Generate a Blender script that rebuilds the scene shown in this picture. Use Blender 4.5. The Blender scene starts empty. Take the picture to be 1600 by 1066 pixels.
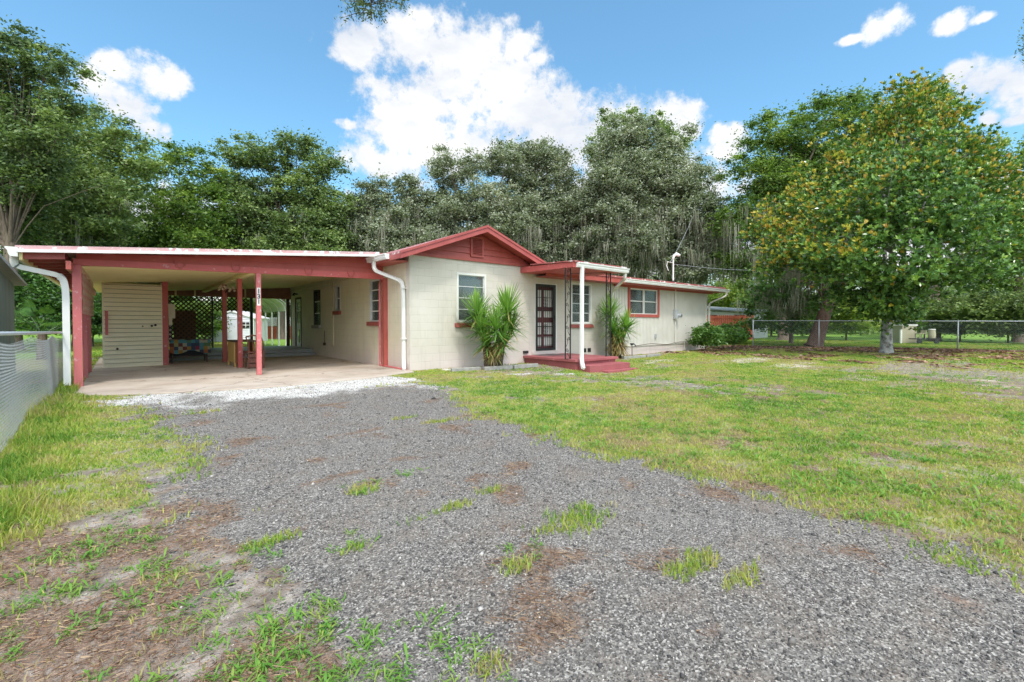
import bpy, math, random
import numpy as np
from mathutils import Vector, Matrix
R_ = math.radians
S = bpy.context.scene
# ------------------------------------------------------------------ camera
FPX = 717.0
YAW = math.atan(608/717.0); PITCH = R_(1.0); CH = 1.2
CYP = 506 + FPX*math.tan(PITCH)
cam = bpy.data.objects.new('camera', bpy.data.cameras.new('camera'))
S.collection.objects.link(cam)
cam.location = (0, 0, CH)
cam.rotation_euler = (R_(90)-PITCH, 0, -YAW)
cam.data.sensor_width = 36.0
cam.data.lens = 36.0*FPX/1600
cam.data.shift_y = -(533-CYP)/1600
cam.data.clip_start = 0.05; cam.data.clip_end = 3000
S.camera = cam
# ------------------------------------------------------------------ world
SUN_EL = 60.0; SUN_AZ = 205.0      # azimuth measured from +Y clockwise (towards +X)
w = bpy.data.worlds.new('World'); S.world = w; w.use_nodes = True
SKY_K = 0.15
def px_dir(px, py):
    F = Vector((math.sin(YAW)*math.cos(PITCH), math.cos(YAW)*math.cos(PITCH), -math.sin(PITCH)))
    Rr = Vector((math.cos(YAW), -math.sin(YAW), 0)); U = Rr.cross(F)
    return F*FPX + Rr*(px-800) + U*(CYP-py)
def build_world():
    nt = w.node_tree; N = nt.nodes; L = nt.links; N.clear()
    def nd(t, **k):
        n = N.new(t)
        for a, b in k.items(): setattr(n, a, b)
        return n
    def mth(op, a, b=None, c=None, clamp=False):
        n = nd('ShaderNodeMath', operation=op); n.use_clamp = clamp
        for i, v in enumerate((a, b, c)):
            if v is None: continue
            if isinstance(v, (int, float)): n.inputs[i].default_value = v
            else: L.new(v, n.inputs[i])
        return n.outputs[0]
    out = nd('ShaderNodeOutputWorld'); bg = nd('ShaderNodeBackground')
    sky = nd('ShaderNodeTexSky', sky_type='NISHITA', sun_disc=False, sun_elevation=R_(SUN_EL), sun_rotation=R_(SUN_AZ))
    sky.air_density = 1.0; sky.dust_density = 1.6; sky.ozone_density = 1.6
    tc = nd('ShaderNodeTexCoord'); sep = nd('ShaderNodeSeparateXYZ'); L.new(tc.outputs['Generated'], sep.inputs[0])
    az = mth('ARCTAN2', sep.outputs[0], sep.outputs[1]); el = mth('ARCSINE', sep.outputs[2])
    # domain warp for ragged cloud edges
    n1 = nd('ShaderNodeTexNoise'); n1.inputs['Scale'].default_value = 13; n1.inputs['Detail'].default_value = 9; n1.inputs['Roughness'].default_value = .62
    L.new(tc.outputs['Generated'], n1.inputs['Vector'])
    n2 = nd('ShaderNodeTexNoise'); n2.inputs['Scale'].default_value = 4.5; n2.inputs['Detail'].default_value = 7; n2.inputs['Roughness'].default_value = .6
    mp = nd('ShaderNodeMapping'); mp.inputs['Location'].default_value = (3.1, 7.7, 1.3); mp.inputs['Scale'].default_value = (1, 1, 2.4)
    L.new(tc.outputs['Generated'], mp.inputs[0]); L.new(mp.outputs[0], n2.inputs['Vector'])
    blobs = [(615,72,105,50),(560,75,55,34),(700,80,100,62),(770,75,70,45),(745,125,130,55),(815,72,24,24),(838,92,20,16),
             (650,165,85,60),(720,175,120,60),(800,165,120,60),(880,185,110,55),(940,190,110,50),(1035,180,62,38),(1065,205,30,25),
             (620,215,80,38),(580,250,60,30),(700,230,120,60),(850,240,150,50),(545,195,24,10),
             (185,105,45,26),(232,118,52,38),(270,128,32,30),(205,165,50,32),(238,200,32,24),(150,130,40,30),
             (1385,40,46,30),(1330,62,26,9),(1490,34,36,20),(1535,28,30,10),(1540,118,58,36),(1590,135,50,40),(1500,110,26,18),(1620,150,60,45),
             (1545,186,20,14),(1590,188,30,10),(1132,212,30,20),(1135,235,35,25),(300,420,420,120),(900,420,500,120),(1500,420,400,150),(1000,300,200,60)]
    sky_blobs = []
    for (x, y, rx, ry) in blobs:
        d = px_dir(x, y).normalized(); a0 = math.atan2(d.x, d.y); e0 = math.asin(d.z)
        dx = px_dir(x+rx, y).normalized(); dy = px_dir(x, y-ry).normalized()
        sky_blobs.append((a0, e0, abs(math.atan2(dx.x, dx.y)-a0), abs(math.asin(dy.z)-e0)))
    # unseen clouds added behind and overhead to light the house front and carport
    for a0, e0, ra, re in ((150, 38, 34, 17), (-150, 42, 40, 20), (-95, 35, 30, 18), (-55, 30, 22, 14), (120, 62, 40, 12), (-120, 66, 60, 10), (-160, 20, 80, 13), (-90, 12, 60, 9)):
        sky_blobs.append((R_(a0), R_(e0), R_(ra), R_(re)))
    comb = nd('ShaderNodeCombineXYZ'); L.new(az, comb.inputs[0]); L.new(el, comb.inputs[1])
    acc = None
    for (a0, e0, ra, re) in sky_blobs:
        s = nd('ShaderNodeVectorMath', operation='SUBTRACT'); L.new(comb.outputs[0], s.inputs[0]); s.inputs[1].default_value = (a0, e0, 0)
        m = nd('ShaderNodeVectorMath', operation='MULTIPLY'); L.new(s.outputs[0], m.inputs[0]); m.inputs[1].default_value = (1/ra, 1/re, 0)
        dt = nd('ShaderNodeVectorMath', operation='DOT_PRODUCT'); L.new(m.outputs[0], dt.inputs[0]); L.new(m.outputs[0], dt.inputs[1])
        v = mth('SUBTRACT', 1.0, dt.outputs['Value'])
        if acc is None: acc = v
        else:
            acc = mth('SMOOTH_MAX', acc, v, 0.35)
    acc = mth('MAXIMUM', acc, -1.6)
    nz = mth('MULTIPLY', mth('SUBTRACT', n1.outputs[0], 0.5), 3.7)
    n3 = nd('ShaderNodeTexNoise'); n3.inputs['Scale'].default_value = 34; n3.inputs['Detail'].default_value = 8; n3.inputs['Roughness'].default_value = .65
    L.new(tc.outputs['Generated'], n3.inputs['Vector'])
    dens = mth('ADD', mth('ADD', acc, mth('ADD', nz, mth('MULTIPLY', mth('SUBTRACT', n3.outputs[0], 0.5), 2.6))), 0.04)
    ms = nd('ShaderNodeMapRange', interpolation_type='SMOOTHSTEP'); L.new(dens, ms.inputs[0]); ms.inputs[1].default_value = -0.30; ms.inputs[2].default_value = 0.85
    # cloud body: white with soft grey-blue undersides
    b1 = mth('ADD', mth('MULTIPLY', mth('SUBTRACT', n2.outputs[0], 0.5), 3.4), 0.62)
    b2 = mth('SUBTRACT', b1, mth('MULTIPLY', mth('SUBTRACT', 0.75, dens, clamp=True), 0.3), clamp=True)
    cr = nd('ShaderNodeMix', data_type='RGBA'); L.new(b2, cr.inputs[0])
    cr.inputs[6].default_value = (.70, .76, .86, 1); cr.inputs[7].default_value = (1.05, 1.04, 1.03, 1)
    # extra glow added to clouds towards the sun, as fill for the carport
    sa = R_(SUN_AZ); sdv = (math.sin(sa)*math.cos(R_(SUN_EL)), math.cos(sa)*math.cos(R_(SUN_EL)), math.sin(R_(SUN_EL)))
    dp = nd('ShaderNodeVectorMath', operation='DOT_PRODUCT'); L.new(tc.outputs['Generated'], dp.inputs[0]); dp.inputs[1].default_value = sdv
    gl = mth('MULTIPLY_ADD', mth('POWER', mth('MAXIMUM', dp.outputs['Value'], 0.0), 2.0), 3.4*CLOUD, CLOUD)
    gc = nd('ShaderNodeCombineXYZ'); [L.new(gl, gc.inputs[i]) for i in range(3)]
    cm = nd('ShaderNodeMix', data_type='RGBA', blend_type='MULTIPLY'); cm.inputs[0].default_value = 1
    L.new(cr.outputs[2], cm.inputs[6]); L.new(gc.outputs[0], cm.inputs[7])
    st = nd('ShaderNodeMix', data_type='RGBA', blend_type='MULTIPLY'); st.inputs[0].default_value = 1
    L.new(sky.outputs[0], st.inputs[6]); st.inputs[7].default_value = SKYTINT
    mx = nd('ShaderNodeMix', data_type='RGBA'); L.new(ms.outputs[0], mx.inputs[0]); L.new(st.outputs[2], mx.inputs[6]); L.new(cm.outputs[2], mx.inputs[7])
    L.new(mx.outputs[2], bg.inputs[0]); bg.inputs[1].default_value = SKY_K
    L.new(bg.outputs[0], out.inputs[0])
    try: w.cycles.sampling_method = 'MANUAL'; w.cycles.sample_map_resolution = 512
    except Exception: pass
CLOUD = 7.2; SKYTINT = (1.26, 1.84, 1.86, 1)
build_world()
sun = bpy.data.objects.new('sun', bpy.data.lights.new('sun', 'SUN')); S.collection.objects.link(sun)
sun.data.energy = 2.5; sun.data.angle = R_(7.0); sun.data.color = (1, .94, .88)
a_ = R_(SUN_AZ); sd = Vector((math.sin(a_)*math.cos(R_(SUN_EL)), math.cos(a_)*math.cos(R_(SUN_EL)), math.sin(R_(SUN_EL))))
sun.rotation_euler = sd.to_track_quat('Z', 'Y').to_euler(); sun.location = (0, -5, 30)
S.view_settings.view_transform = 'Standard'; S.view_settings.look = 'None'; S.view_settings.exposure = -0.02; S.view_settings.gamma = 1
S.cycles.max_bounces = 8; S.cycles.transparent_max_bounces = 12; S.cycles.diffuse_bounces = 4
S.cycles.use_denoising = True
rnd = random.Random(7); rng = np.random.default_rng(11)

# ------------------------------------------------------------------ helpers
def P2D(px, py, d):            # point seen at this place of the photo, d metres ahead
    return Vector((0, 0, CH)) + px_dir(px, py)*(d/FPX)
def P2G(px, py, z=0):
    r = px_dir(px, py); return Vector((0, 0, CH)) + r*((z-CH)/r.z)
def tag(o, label=None, cat=None, group=None, kind=None):
    if label: o['label'] = label
    if cat: o['category'] = cat
    if group: o['group'] = group
    if kind: o['kind'] = kind
    return o
def link(o, parent=None):
    S.collection.objects.link(o)
    if parent is not None: o.parent = parent
    return o
def empty(name, loc=(0, 0, 0), label=None, cat=None, group=None, rz=0):
    o = bpy.data.objects.new(name, None); o.location = loc; o.rotation_euler.z = rz; o.empty_display_size = .2
    link(o); return tag(o, label, cat, group)

class MB:
    def __init__(s, off=(0, 0, 0)): s.v = []; s.f = []; s.off = Vector(off); s.smooth = False
    def add(s, vs, fs):
        b = len(s.v); s.v += [tuple(Vector(v)) for v in vs]; s.f += [tuple(i+b for i in f) for f in fs]; return s
    def box(s, x0, x1, y0, y1, z0, z1):
        return s.add([(x0,y0,z0),(x1,y0,z0),(x1,y1,z0),(x0,y1,z0),(x0,y0,z1),(x1,y0,z1),(x1,y1,z1),(x0,y1,z1)],
                     [(3,2,1,0),(4,5,6,7),(0,1,5,4),(1,2,6,5),(2,3,7,6),(3,0,4,7)])
    def hexa(s, p):   # 8 points, bottom 4 ccw then top 4
        return s.add(p, [(3,2,1,0),(4,5,6,7),(0,1,5,4),(1,2,6,5),(2,3,7,6),(3,0,4,7)])
    def bar(s, a, b, w, h=None, up=(0, 0, 1)):  # rectangular bar from a to b
        a = Vector(a); b = Vector(b); h = h or w; d = (b-a).normalized(); u = Vector(up)
        if abs(d.dot(u)) > .99: u = Vector((0, 1, 0))
        r = d.cross(u).normalized(); u = r.cross(d).normalized()
        q = []
        for p in (a, b):
            q += [p-r*w/2-u*h/2, p+r*w/2-u*h/2, p+r*w/2+u*h/2, p-r*w/2+u*h/2]
        return s.add(q, [(3,2,1,0),(4,5,6,7),(0,1,5,4),(1,2,6,5),(2,3,7,6),(3,0,4,7)])
    def tube(s, pts, rad, n=8, cap=True):
        pts = [Vector(p) for p in pts]
        rs = rad if isinstance(rad, (list, tuple)) else [rad]*len(pts)
        b = len(s.v); prev = None
        for i, p in enumerate(pts):
            d = (pts[min(i+1, len(pts)-1)]-pts[max(i-1, 0)])
            d = d.normalized() if d.length > 1e-9 else Vector((0, 0, 1))
            if prev is None:
                r = d.cross(Vector((0, 0, 1)) if abs(d.z) < .9 else Vector((1, 0, 0))).normalized()
            else:
                r = (prev - d*prev.dot(d)).normalized()
            prev = r; u = d.cross(r)
            for k in range(n):
                t = 2*math.pi*k/n; s.v.append(tuple(p+(r*math.cos(t)+u*math.sin(t))*rs[i]))
        for i in range(len(pts)-1):
            for k in range(n):
                k2 = (k+1) % n; s.f.append((b+i*n+k, b+i*n+k2, b+(i+1)*n+k2, b+(i+1)*n+k))
        if cap:
            s.f.append(tuple(b+k for k in range(n))[::-1]); s.f.append(tuple(b+(len(pts)-1)*n+k for k in range(n)))
        return s
    def prism(s, poly, axis, a, b):  # poly in 2D extruded on axis ('y': (x,z); 'x': (y,z); 'z': (x,y))
        def mk(p, t):
            return (p[0], t, p[1]) if axis == 'y' else (t, p[0], p[1]) if axis == 'x' else (p[0], p[1], t)
        n = len(poly); v = [mk(p, a) for p in poly]+[mk(p, b) for p in poly]
        f = [tuple(range(n)), tuple(range(2*n-1, n-1, -1))]+[(i, i+n, (i+1) % n+n, (i+1) % n) for i in range(n)]
        return s.add(v, f)
    def build(s, name, m, parent=None, smooth=None, bevel=0):
        me = bpy.data.meshes.new(name)
        off = s.off
        me.from_pydata([(v[0]-off[0], v[1]-off[1], v[2]-off[2]) for v in s.v], [], s.f)
        me.materials.append(m)
        if (smooth if smooth is not None else s.smooth): me.polygons.foreach_set('use_smooth', [True]*len(me.polygons))
        me.update()
        import bmesh
        bm = bmesh.new(); bm.from_mesh(me); bmesh.ops.recalc_face_normals(bm, faces=bm.faces); bm.to_mesh(me); bm.free()
        o = bpy.data.objects.new(name, me); link(o, parent)
        if bevel:
            md = o.modifiers.new('b', 'BEVEL'); md.width = bevel; md.segments = 2; md.limit_method = 'ANGLE'
        return o
def npmesh(name, V, F, m, parent=None, tint=None, smooth=False, k=4):
    """V (n,3), F (m,k) int array, tint per vertex"""
    me = bpy.data.meshes.new(name)
    V = np.ascontiguousarray(V, dtype=np.float32); F = np.ascontiguousarray(F, dtype=np.int32)
    me.vertices.add(len(V)); me.vertices.foreach_set('co', V.ravel())
    me.loops.add(F.size); me.loops.foreach_set('vertex_index', F.ravel())
    me.polygons.add(len(F)); me.polygons.foreach_set('loop_start', np.arange(len(F), dtype=np.int32)*F.shape[1])
    if smooth: me.polygons.foreach_set('use_smooth', np.ones(len(F), dtype=bool))
    me.update(calc_edges=True)
    if tint is not None:
        at = me.attributes.new('tint', 'FLOAT', 'POINT'); at.data.foreach_set('value', np.ascontiguousarray(tint, dtype=np.float32))
    me.materials.append(m)
    o = bpy.data.objects.new(name, me); link(o, parent); return o

# ------------------------------------------------------------------ noise
def _h(ix, iy, seed):
    n = (ix.astype(np.int64)*374761393 + iy.astype(np.int64)*668265263 + seed*974634777) & 0xffffffff
    n = ((n ^ (n >> 13))*1274126177) & 0xffffffff
    return ((n ^ (n >> 16)) & 0xffff)/65535.0
def vnoise(x, y, seed=0):
    ix = np.floor(x); iy = np.floor(y); fx = x-ix; fy = y-iy; fx = fx*fx*(3-2*fx); fy = fy*fy*(3-2*fy)
    a = _h(ix, iy, seed); b = _h(ix+1, iy, seed); c = _h(ix, iy+1, seed); d = _h(ix+1, iy+1, seed)
    return (a*(1-fx)+b*fx)*(1-fy)+(c*(1-fx)+d*fx)*fy
def fbm(x, y, scale, seed=0, o=4):
    t = 0; amp = .5; s = 0
    for i in range(o):
        t = t+amp*vnoise(x*scale*2**i+13.7*i, y*scale*2**i-7.1*i, seed+i); s += amp; amp *= .55
    return t/s
def sstep(a, b, x):
    t = np.clip((x-a)/(b-a), 0, 1); return t*t*(3-2*t)
def polysd(x, y, poly):
    """signed distance, + inside"""
    d = np.full(x.shape, 1e9); ins = np.zeros(x.shape, bool); n = len(poly)
    for i in range(n):
        ax, ay = poly[i]; bx, by = poly[(i+1) % n]
        ex, ey = bx-ax, by-ay; t = np.clip(((x-ax)*ex+(y-ay)*ey)/(ex*ex+ey*ey+1e-12), 0, 1)
        d = np.minimum(d, np.hypot(x-ax-t*ex, y-ay-t*ey))
        c = ((ay > y) != (by > y)); 
        with np.errstate(divide='ignore', invalid='ignore'):
            xi = (bx-ax)*(y-ay)/(by-ay+1e-12)+ax
        ins ^= (c & (x < xi))
    return np.where(ins, d, -d)

# ------------------------------------------------------------------ materials
def newmat(name):
    m = bpy.data.materials.new(name); m.use_nodes = True; nt = m.node_tree; nt.nodes.clear()
    o = nt.nodes.new('ShaderNodeOutputMaterial'); b = nt.nodes.new('ShaderNodeBsdfPrincipled'); nt.links.new(b.outputs[0], o.inputs[0])
    return m, nt, b, o
def _noise(nt, scale, detail=5, rough=.6, vec=None, stretch=None):
    n = nt.nodes.new('ShaderNodeTexNoise'); n.inputs['Scale'].default_value = scale; n.inputs['Detail'].default_value = detail; n.inputs['Roughness'].default_value = rough
    if vec is None:
        g = nt.nodes.new('ShaderNodeNewGeometry'); vec = g.outputs['Position']
    if stretch:
        mp = nt.nodes.new('ShaderNodeMapping'); mp.inputs['Scale'].default_value = stretch; nt.links.new(vec, mp.inputs[0]); vec = mp.outputs[0]
    nt.links.new(vec, n.inputs['Vector']); return n
def _ramp(nt, src, stops, interp='LINEAR'):
    r = nt.nodes.new('ShaderNodeValToRGB'); r.color_ramp.interpolation = interp
    e = r.color_ramp.elements
    while len(e) < len(stops): e.new(.5)
    for i, (p, c) in enumerate(stops):
        e[i].position = p; e[i].color = tuple(c)+(1,) if len(c) == 3 else c
    nt.links.new(src, r.inputs[0]); return r
def _mix(nt, fac, a, b, blend='MIX'):
    m = nt.nodes.new('ShaderNodeMix'); m.data_type = 'RGBA'; m.blend_type = blend
    for i, v in ((0, fac), (6, a), (7, b)):
        if isinstance(v, (int, float)): m.inputs[i].default_value = v
        elif isinstance(v, tuple): m.inputs[i].default_value = v if len(v) == 4 else v+(1,)
        else: nt.links.new(v, m.inputs[i])
    return m.outputs[2]
def _mr(nt, src, a, b, c=0, d=1):
    m = nt.nodes.new('ShaderNodeMapRange'); nt.links.new(src, m.inputs[0])
    for i, v in enumerate((a, b, c, d)): m.inputs[i+1].default_value = v
    return m.outputs[0]
def _bump(nt, b, h, strength=.3, dist=.01, prev=None):
    n = nt.nodes.new('ShaderNodeBump'); n.inputs['Strength'].default_value = strength; n.inputs['Distance'].default_value = dist
    nt.links.new(h, n.inputs['Height'])
    if prev is not None: nt.links.new(prev, n.inputs['Normal'])
    nt.links.new(n.outputs[0], b.inputs['Normal']); return n.outputs[0]
def mat(name, c1, c2=None, scale=6, rough=.6, bump=.15, bscale=60, metal=0, stretch=None, wear=None, spec=.4, wscale=9, wthr=(.62, .68)):
    m, nt, b, o = newmat(name)
    c2 = c2 or tuple(v*.8 for v in c1)
    n = _noise(nt, scale, stretch=stretch); r = _ramp(nt, n.outputs[0], [(.3, c2), (.68, c1)])
    col = r.outputs[0]
    if wear:
        nw = _noise(nt, wscale, 8, .7); col = _mix(nt, _mr(nt, nw.outputs[0], *wthr), col, wear)
    nt.links.new(col, b.inputs['Base Color'])
    b.inputs['Roughness'].default_value = rough; b.inputs['Metallic'].default_value = metal
    try: b.inputs['Specular IOR Level'].default_value = spec
    except Exception: pass
    if bump:
        nb = _noise(nt, bscale, 4, stretch=stretch); _bump(nt, b, nb.outputs[0], bump, .004)
    return m
def leafmat(name, stops, rough=.45, trans=.35, spec=.4):
    m, nt, b, o = newmat(name)
    a = nt.nodes.new('ShaderNodeAttribute'); a.attribute_name = 'tint'
    r = _ramp(nt, a.outputs['Fac'], stops)
    nt.links.new(r.outputs[0], b.inputs['Base Color']); b.inputs['Roughness'].default_value = rough
    b.inputs['Specular IOR Level'].default_value = spec
    t = nt.nodes.new('ShaderNodeBsdfTranslucent'); 
    tc = _mix(nt, 1.0, r.outputs[0], (1.15, 1.25, .6), 'MULTIPLY'); nt.links.new(tc, t.inputs[0])
    mx = nt.nodes.new('ShaderNodeMixShader'); mx.inputs[0].default_value = trans
    nt.links.new(b.outputs[0], mx.inputs[1]); nt.links.new(t.outputs[0], mx.inputs[2]); nt.links.new(mx.outputs[0], o.inputs[0])
    return m
def blockwall(name, c1, c2, soil_bounce=(.62, .50, .50)):
    m, nt, b, o = newmat(name)
    g = nt.nodes.new('ShaderNodeNewGeometry'); sp = nt.nodes.new('ShaderNodeSeparateXYZ'); nt.links.new(g.outputs['Position'], sp.inputs[0])
    ad = nt.nodes.new('ShaderNodeMath'); ad.operation = 'ADD'; nt.links.new(sp.outputs[0], ad.inputs[0]); nt.links.new(sp.outputs[1], ad.inputs[1])
    cb = nt.nodes.new('ShaderNodeCombineXYZ'); nt.links.new(ad.outputs[0], cb.inputs[0]); nt.links.new(sp.outputs[2], cb.inputs[1])
    nj = _noise(nt, 3, 2)
    br = nt.nodes.new('ShaderNodeTexBrick'); nt.links.new(cb.outputs[0], br.inputs['Vector'])
    br.inputs['Scale'].default_value = 1; br.inputs['Brick Width'].default_value = .41; br.inputs['Row Height'].default_value = .203
    br.inputs['Mortar Size'].default_value = .009; br.inputs['Mortar Smooth'].default_value = .6
    n = _noise(nt, 1.3, 6); base = _ramp(nt, n.outputs[0], [(.3, c2), (.7, c1)]).outputs[0]
    jm = nt.nodes.new('ShaderNodeMath'); jm.operation = 'MULTIPLY'; nt.links.new(br.outputs['Fac'], jm.inputs[0])
    nt.links.new(_mr(nt, nj.outputs[0], .35, .65, .1, .5), jm.inputs[1])
    col = _mix(nt, jm.outputs[0], base, tuple(v*.72 for v in c1))
    # splash-up soiling and pinkish ground bounce, both painted into the bottom courses
    ns = _noise(nt, 2.2, 8, .7, stretch=(1, 1, .5))
    add = nt.nodes.new('ShaderNodeMath'); add.operation = 'MULTIPLY_ADD'; nt.links.new(ns.outputs[0], add.inputs[0]); add.inputs[1].default_value = -1.2; nt.links.new(sp.outputs[2], add.inputs[2])
    col = _mix(nt, _mr(nt, add.outputs[0], -.75, .15, .75, 0), col, soil_bounce)
    nst = _noise(nt, 2.5, 8, .75, stretch=(3, 3, .25)); col = _mix(nt, _mr(nt, nst.outputs[0], .52, .72, 0, .45), col, tuple(v*.7 for v in c2))
    nt.links.new(col, b.inputs['Base Color']); b.inputs['Roughness'].default_value = .75
    nf = _noise(nt, 45, 5); h1 = _bump(nt, b, nf.outputs[0], .35, .004)
    iv = nt.nodes.new('ShaderNodeMath'); iv.operation = 'SUBTRACT'; iv.inputs[0].default_value = 1; nt.links.new(br.outputs['Fac'], iv.inputs[1])
    _bump(nt, b, iv.outputs[0], .5, .006, h1)
    return m
M = {}
M['cream'] = blockwall('cream_painted_block', (.62, .575, .50), (.555, .51, .43))
M['cream_side'] = blockwall('cream_painted_block_side', (.72, .66, .50), (.64, .58, .42))
M['lap_cream'] = mat('cream_painted_boards', (.86, .76, .58), (.78, .67, .47), 2.5, .6, .2, 40, stretch=(1, 1, 6), wear=(.42, .36, .28), wthr=(.66, .74))
M['rib_cream'] = mat('cream_ribbed_panel', (.66, .635, .575), (.58, .55, .49), 1.5, .6, .15, 40)
M['ceil'] = mat('yellowed_ceiling_boards', (.88, .74, .38), (.78, .63, .29), 1.4, .6, .2, 30, stretch=(1, 6, 1))
M['red'] = mat('barn_red_paint', (.44, .105, .085), (.37, .078, .062), 2.5, .5, .15, 40, wear=(.46, .20, .18), wthr=(.62, .72))
M['pinkred'] = mat('rose_trim_paint', (.53, .115, .105), (.44, .085, .078), 2.0, .55, .15, 40, wear=(.60, .36, .36), wthr=(.6, .7))
M['pinkpost'] = mat('pink_post_paint', (.60, .175, .175), (.50, .12, .12), 2.0, .55, .15, 50, stretch=(1, 1, .3), wear=(.66, .42, .42), wthr=(.58, .7))
M['redfascia'] = mat('red_fascia_paint', (.42, .10, .09), (.35, .072, .065), 3, .45, .1, 40, wear=(.6, .3, .3), wthr=(.66, .74))
M['roofing'] = mat('worn_red_metal_roofing', (.42, .13, .12), (.32, .09, .085), 3, .5, .2, 30, wear=(.75, .66, .64), wscale=3, wthr=(.55, .6))
M['roofedge'] = mat('peeling_roof_edge', (.52, .26, .27), (.60, .42, .42), 4, .5, .2, 30, wear=(.80, .77, .75), wscale=6, wthr=(.53, .57))
M['white'] = mat('white_painted_metal', (.82, .82, .80), (.76, .75, .71), 3, .4, .05, 30, wear=(.60, .57, .50), wthr=(.66, .76))
M['whitetrim'] = mat('white_trim_paint', (.78, .77, .73), (.70, .68, .62), 4, .5, .1, 50)
M['sash'] = mat('grey_aluminium_sash', (.62, .62, .60), (.50, .50, .48), 8, .4, .05, 50)
M['brick_sill'] = mat('red_brick_sill', (.33, .085, .065), (.24, .06, .05), 14, .7, .4, 60)
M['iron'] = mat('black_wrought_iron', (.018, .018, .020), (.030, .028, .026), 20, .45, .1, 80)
M['curtain'] = mat('pale_curtain_cloth', (.72, .70, .64), (.58, .56, .52), 3, .9, .1, 40, stretch=(18, 18, .3))
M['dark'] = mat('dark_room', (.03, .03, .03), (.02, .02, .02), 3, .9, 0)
M['reddoor'] = mat('maroon_inner_door', (.16, .04, .04), (.10, .025, .025), 4, .5, .1)
M['porch'] = mat('maroon_painted_concrete', (.36, .105, .11), (.28, .078, .082), 2.2, .6, .25, 40, wear=(.50, .30, .30), wthr=(.62, .72))
M['iron_pink'] = M['pinkpost']
M['dkbrown'] = mat('dark_brown_wood', (.07, .035, .022), (.04, .02, .014), 6, .55, .2, 40, stretch=(1, 1, .2))
M['ltwood'] = mat('honey_wood', (.62, .40, .14), (.50, .30, .09), 4, .5, .15, 40, stretch=(3, 3, .3))
M['orange'] = mat('orange_wood', (.50, .21, .04), (.40, .15, .03), 4, .5, .15, 40, stretch=(3, 3, .3))
M['chair'] = mat('brown_chair_wood', (.20, .07, .05), (.13, .045, .03), 8, .45, .1, 40)
M['beige'] = mat('beige_painted_metal', (.60, .52, .36), (.52, .44, .30), 5, .5, .1, 40)
M['galv'] = mat('galvanised_steel', (.62, .64, .66), (.48, .50, .52), 20, .4, .1, 60, metal=.35)
M['galvw'] = mat('galvanised_wire', (.50, .52, .54), (.38, .40, .42), 30, .4, 0, 60, metal=.2)
M['redfence'] = mat('red_stained_fence_boards', (.42, .10, .045), (.28, .06, .03), 3, .7, .3, 40, stretch=(6, 6, .4))
M['shedw'] = mat('white_shed_siding', (.80, .81, .84), (.74, .75, .78), 3, .5, .05, 30)
M['tin'] = mat('weathered_green_tin', (.30, .38, .37), (.22, .27, .26), 1.6, .5, .2, 20, stretch=(4, 4, .3), wear=(.30, .22, .16), wthr=(.62, .75))
M['greyroof'] = mat('grey_weathered_roof', (.42, .42, .40), (.30, .30, .28), 3, .7, .2, 30)
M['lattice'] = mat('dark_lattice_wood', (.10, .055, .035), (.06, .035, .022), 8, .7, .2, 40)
M['latticep'] = mat('pink_beige_lattice_wood', (.60, .40, .30), (.48, .28, .20), 4, .7, .2, 40)
M['bark'] = mat('grey_brown_bark', (.20, .155, .12), (.085, .065, .05), 5, .9, .8, 14, stretch=(3, 3, .6))
M['barkmag'] = mat('pale_lichen_bark', (.50, .50, .47), (.13, .12, .105), 7, .9, .6, 16, wear=(.07, .065, .06), wscale=5, wthr=(.54, .6))
M['barkred'] = mat('reddish_bark', (.24, .15, .11), (.11, .065, .05), 5, .9, .8, 12, stretch=(2, 2, .6))
M['stone'] = mat('grey_edging_concrete', (.36, .35, .32), (.24, .23, .21), 8, .85, .5, 30)
M['ply'] = M['rib_cream']
def glassmat():
    m, nt, b, o = newmat('window_glass')
    g = nt.nodes.new('ShaderNodeBsdfGlossy'); g.inputs['Roughness'].default_value = .06; g.inputs[0].default_value = (.9, .9, .9, 1)
    t = nt.nodes.new('ShaderNodeBsdfTransparent'); t.inputs[0].default_value = (.88, .90, .90, 1)
    fr = nt.nodes.new('ShaderNodeFresnel'); fr.inputs[0].default_value = 1.5
    df = nt.nodes.new('ShaderNodeBsdfDiffuse'); df.inputs[0].default_value = (.42, .45, .45, 1); dm = nt.nodes.new('ShaderNodeMixShader'); dm.inputs[0].default_value = .2; nt.links.new(t.outputs[0], dm.inputs[1]); nt.links.new(df.outputs[0], dm.inputs[2])
    mx = nt.nodes.new('ShaderNodeMixShader'); nt.links.new(fr.outputs[0], mx.inputs[0]); nt.links.new(dm.outputs[0], mx.inputs[1]); nt.links.new(g.outputs[0], mx.inputs[2])
    n = _noise(nt, 2.0, 2); bm = nt.nodes.new('ShaderNodeBump'); bm.inputs['Strength'].default_value = .1; bm.inputs['Distance'].default_value = .02
    nt.links.new(n.outputs[0], bm.inputs['Height']); nt.links.new(bm.outputs[0], g.inputs['Normal'])
    nt.links.new(mx.outputs[0], o.inputs[0]); return m
M['glass'] = glassmat()
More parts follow.
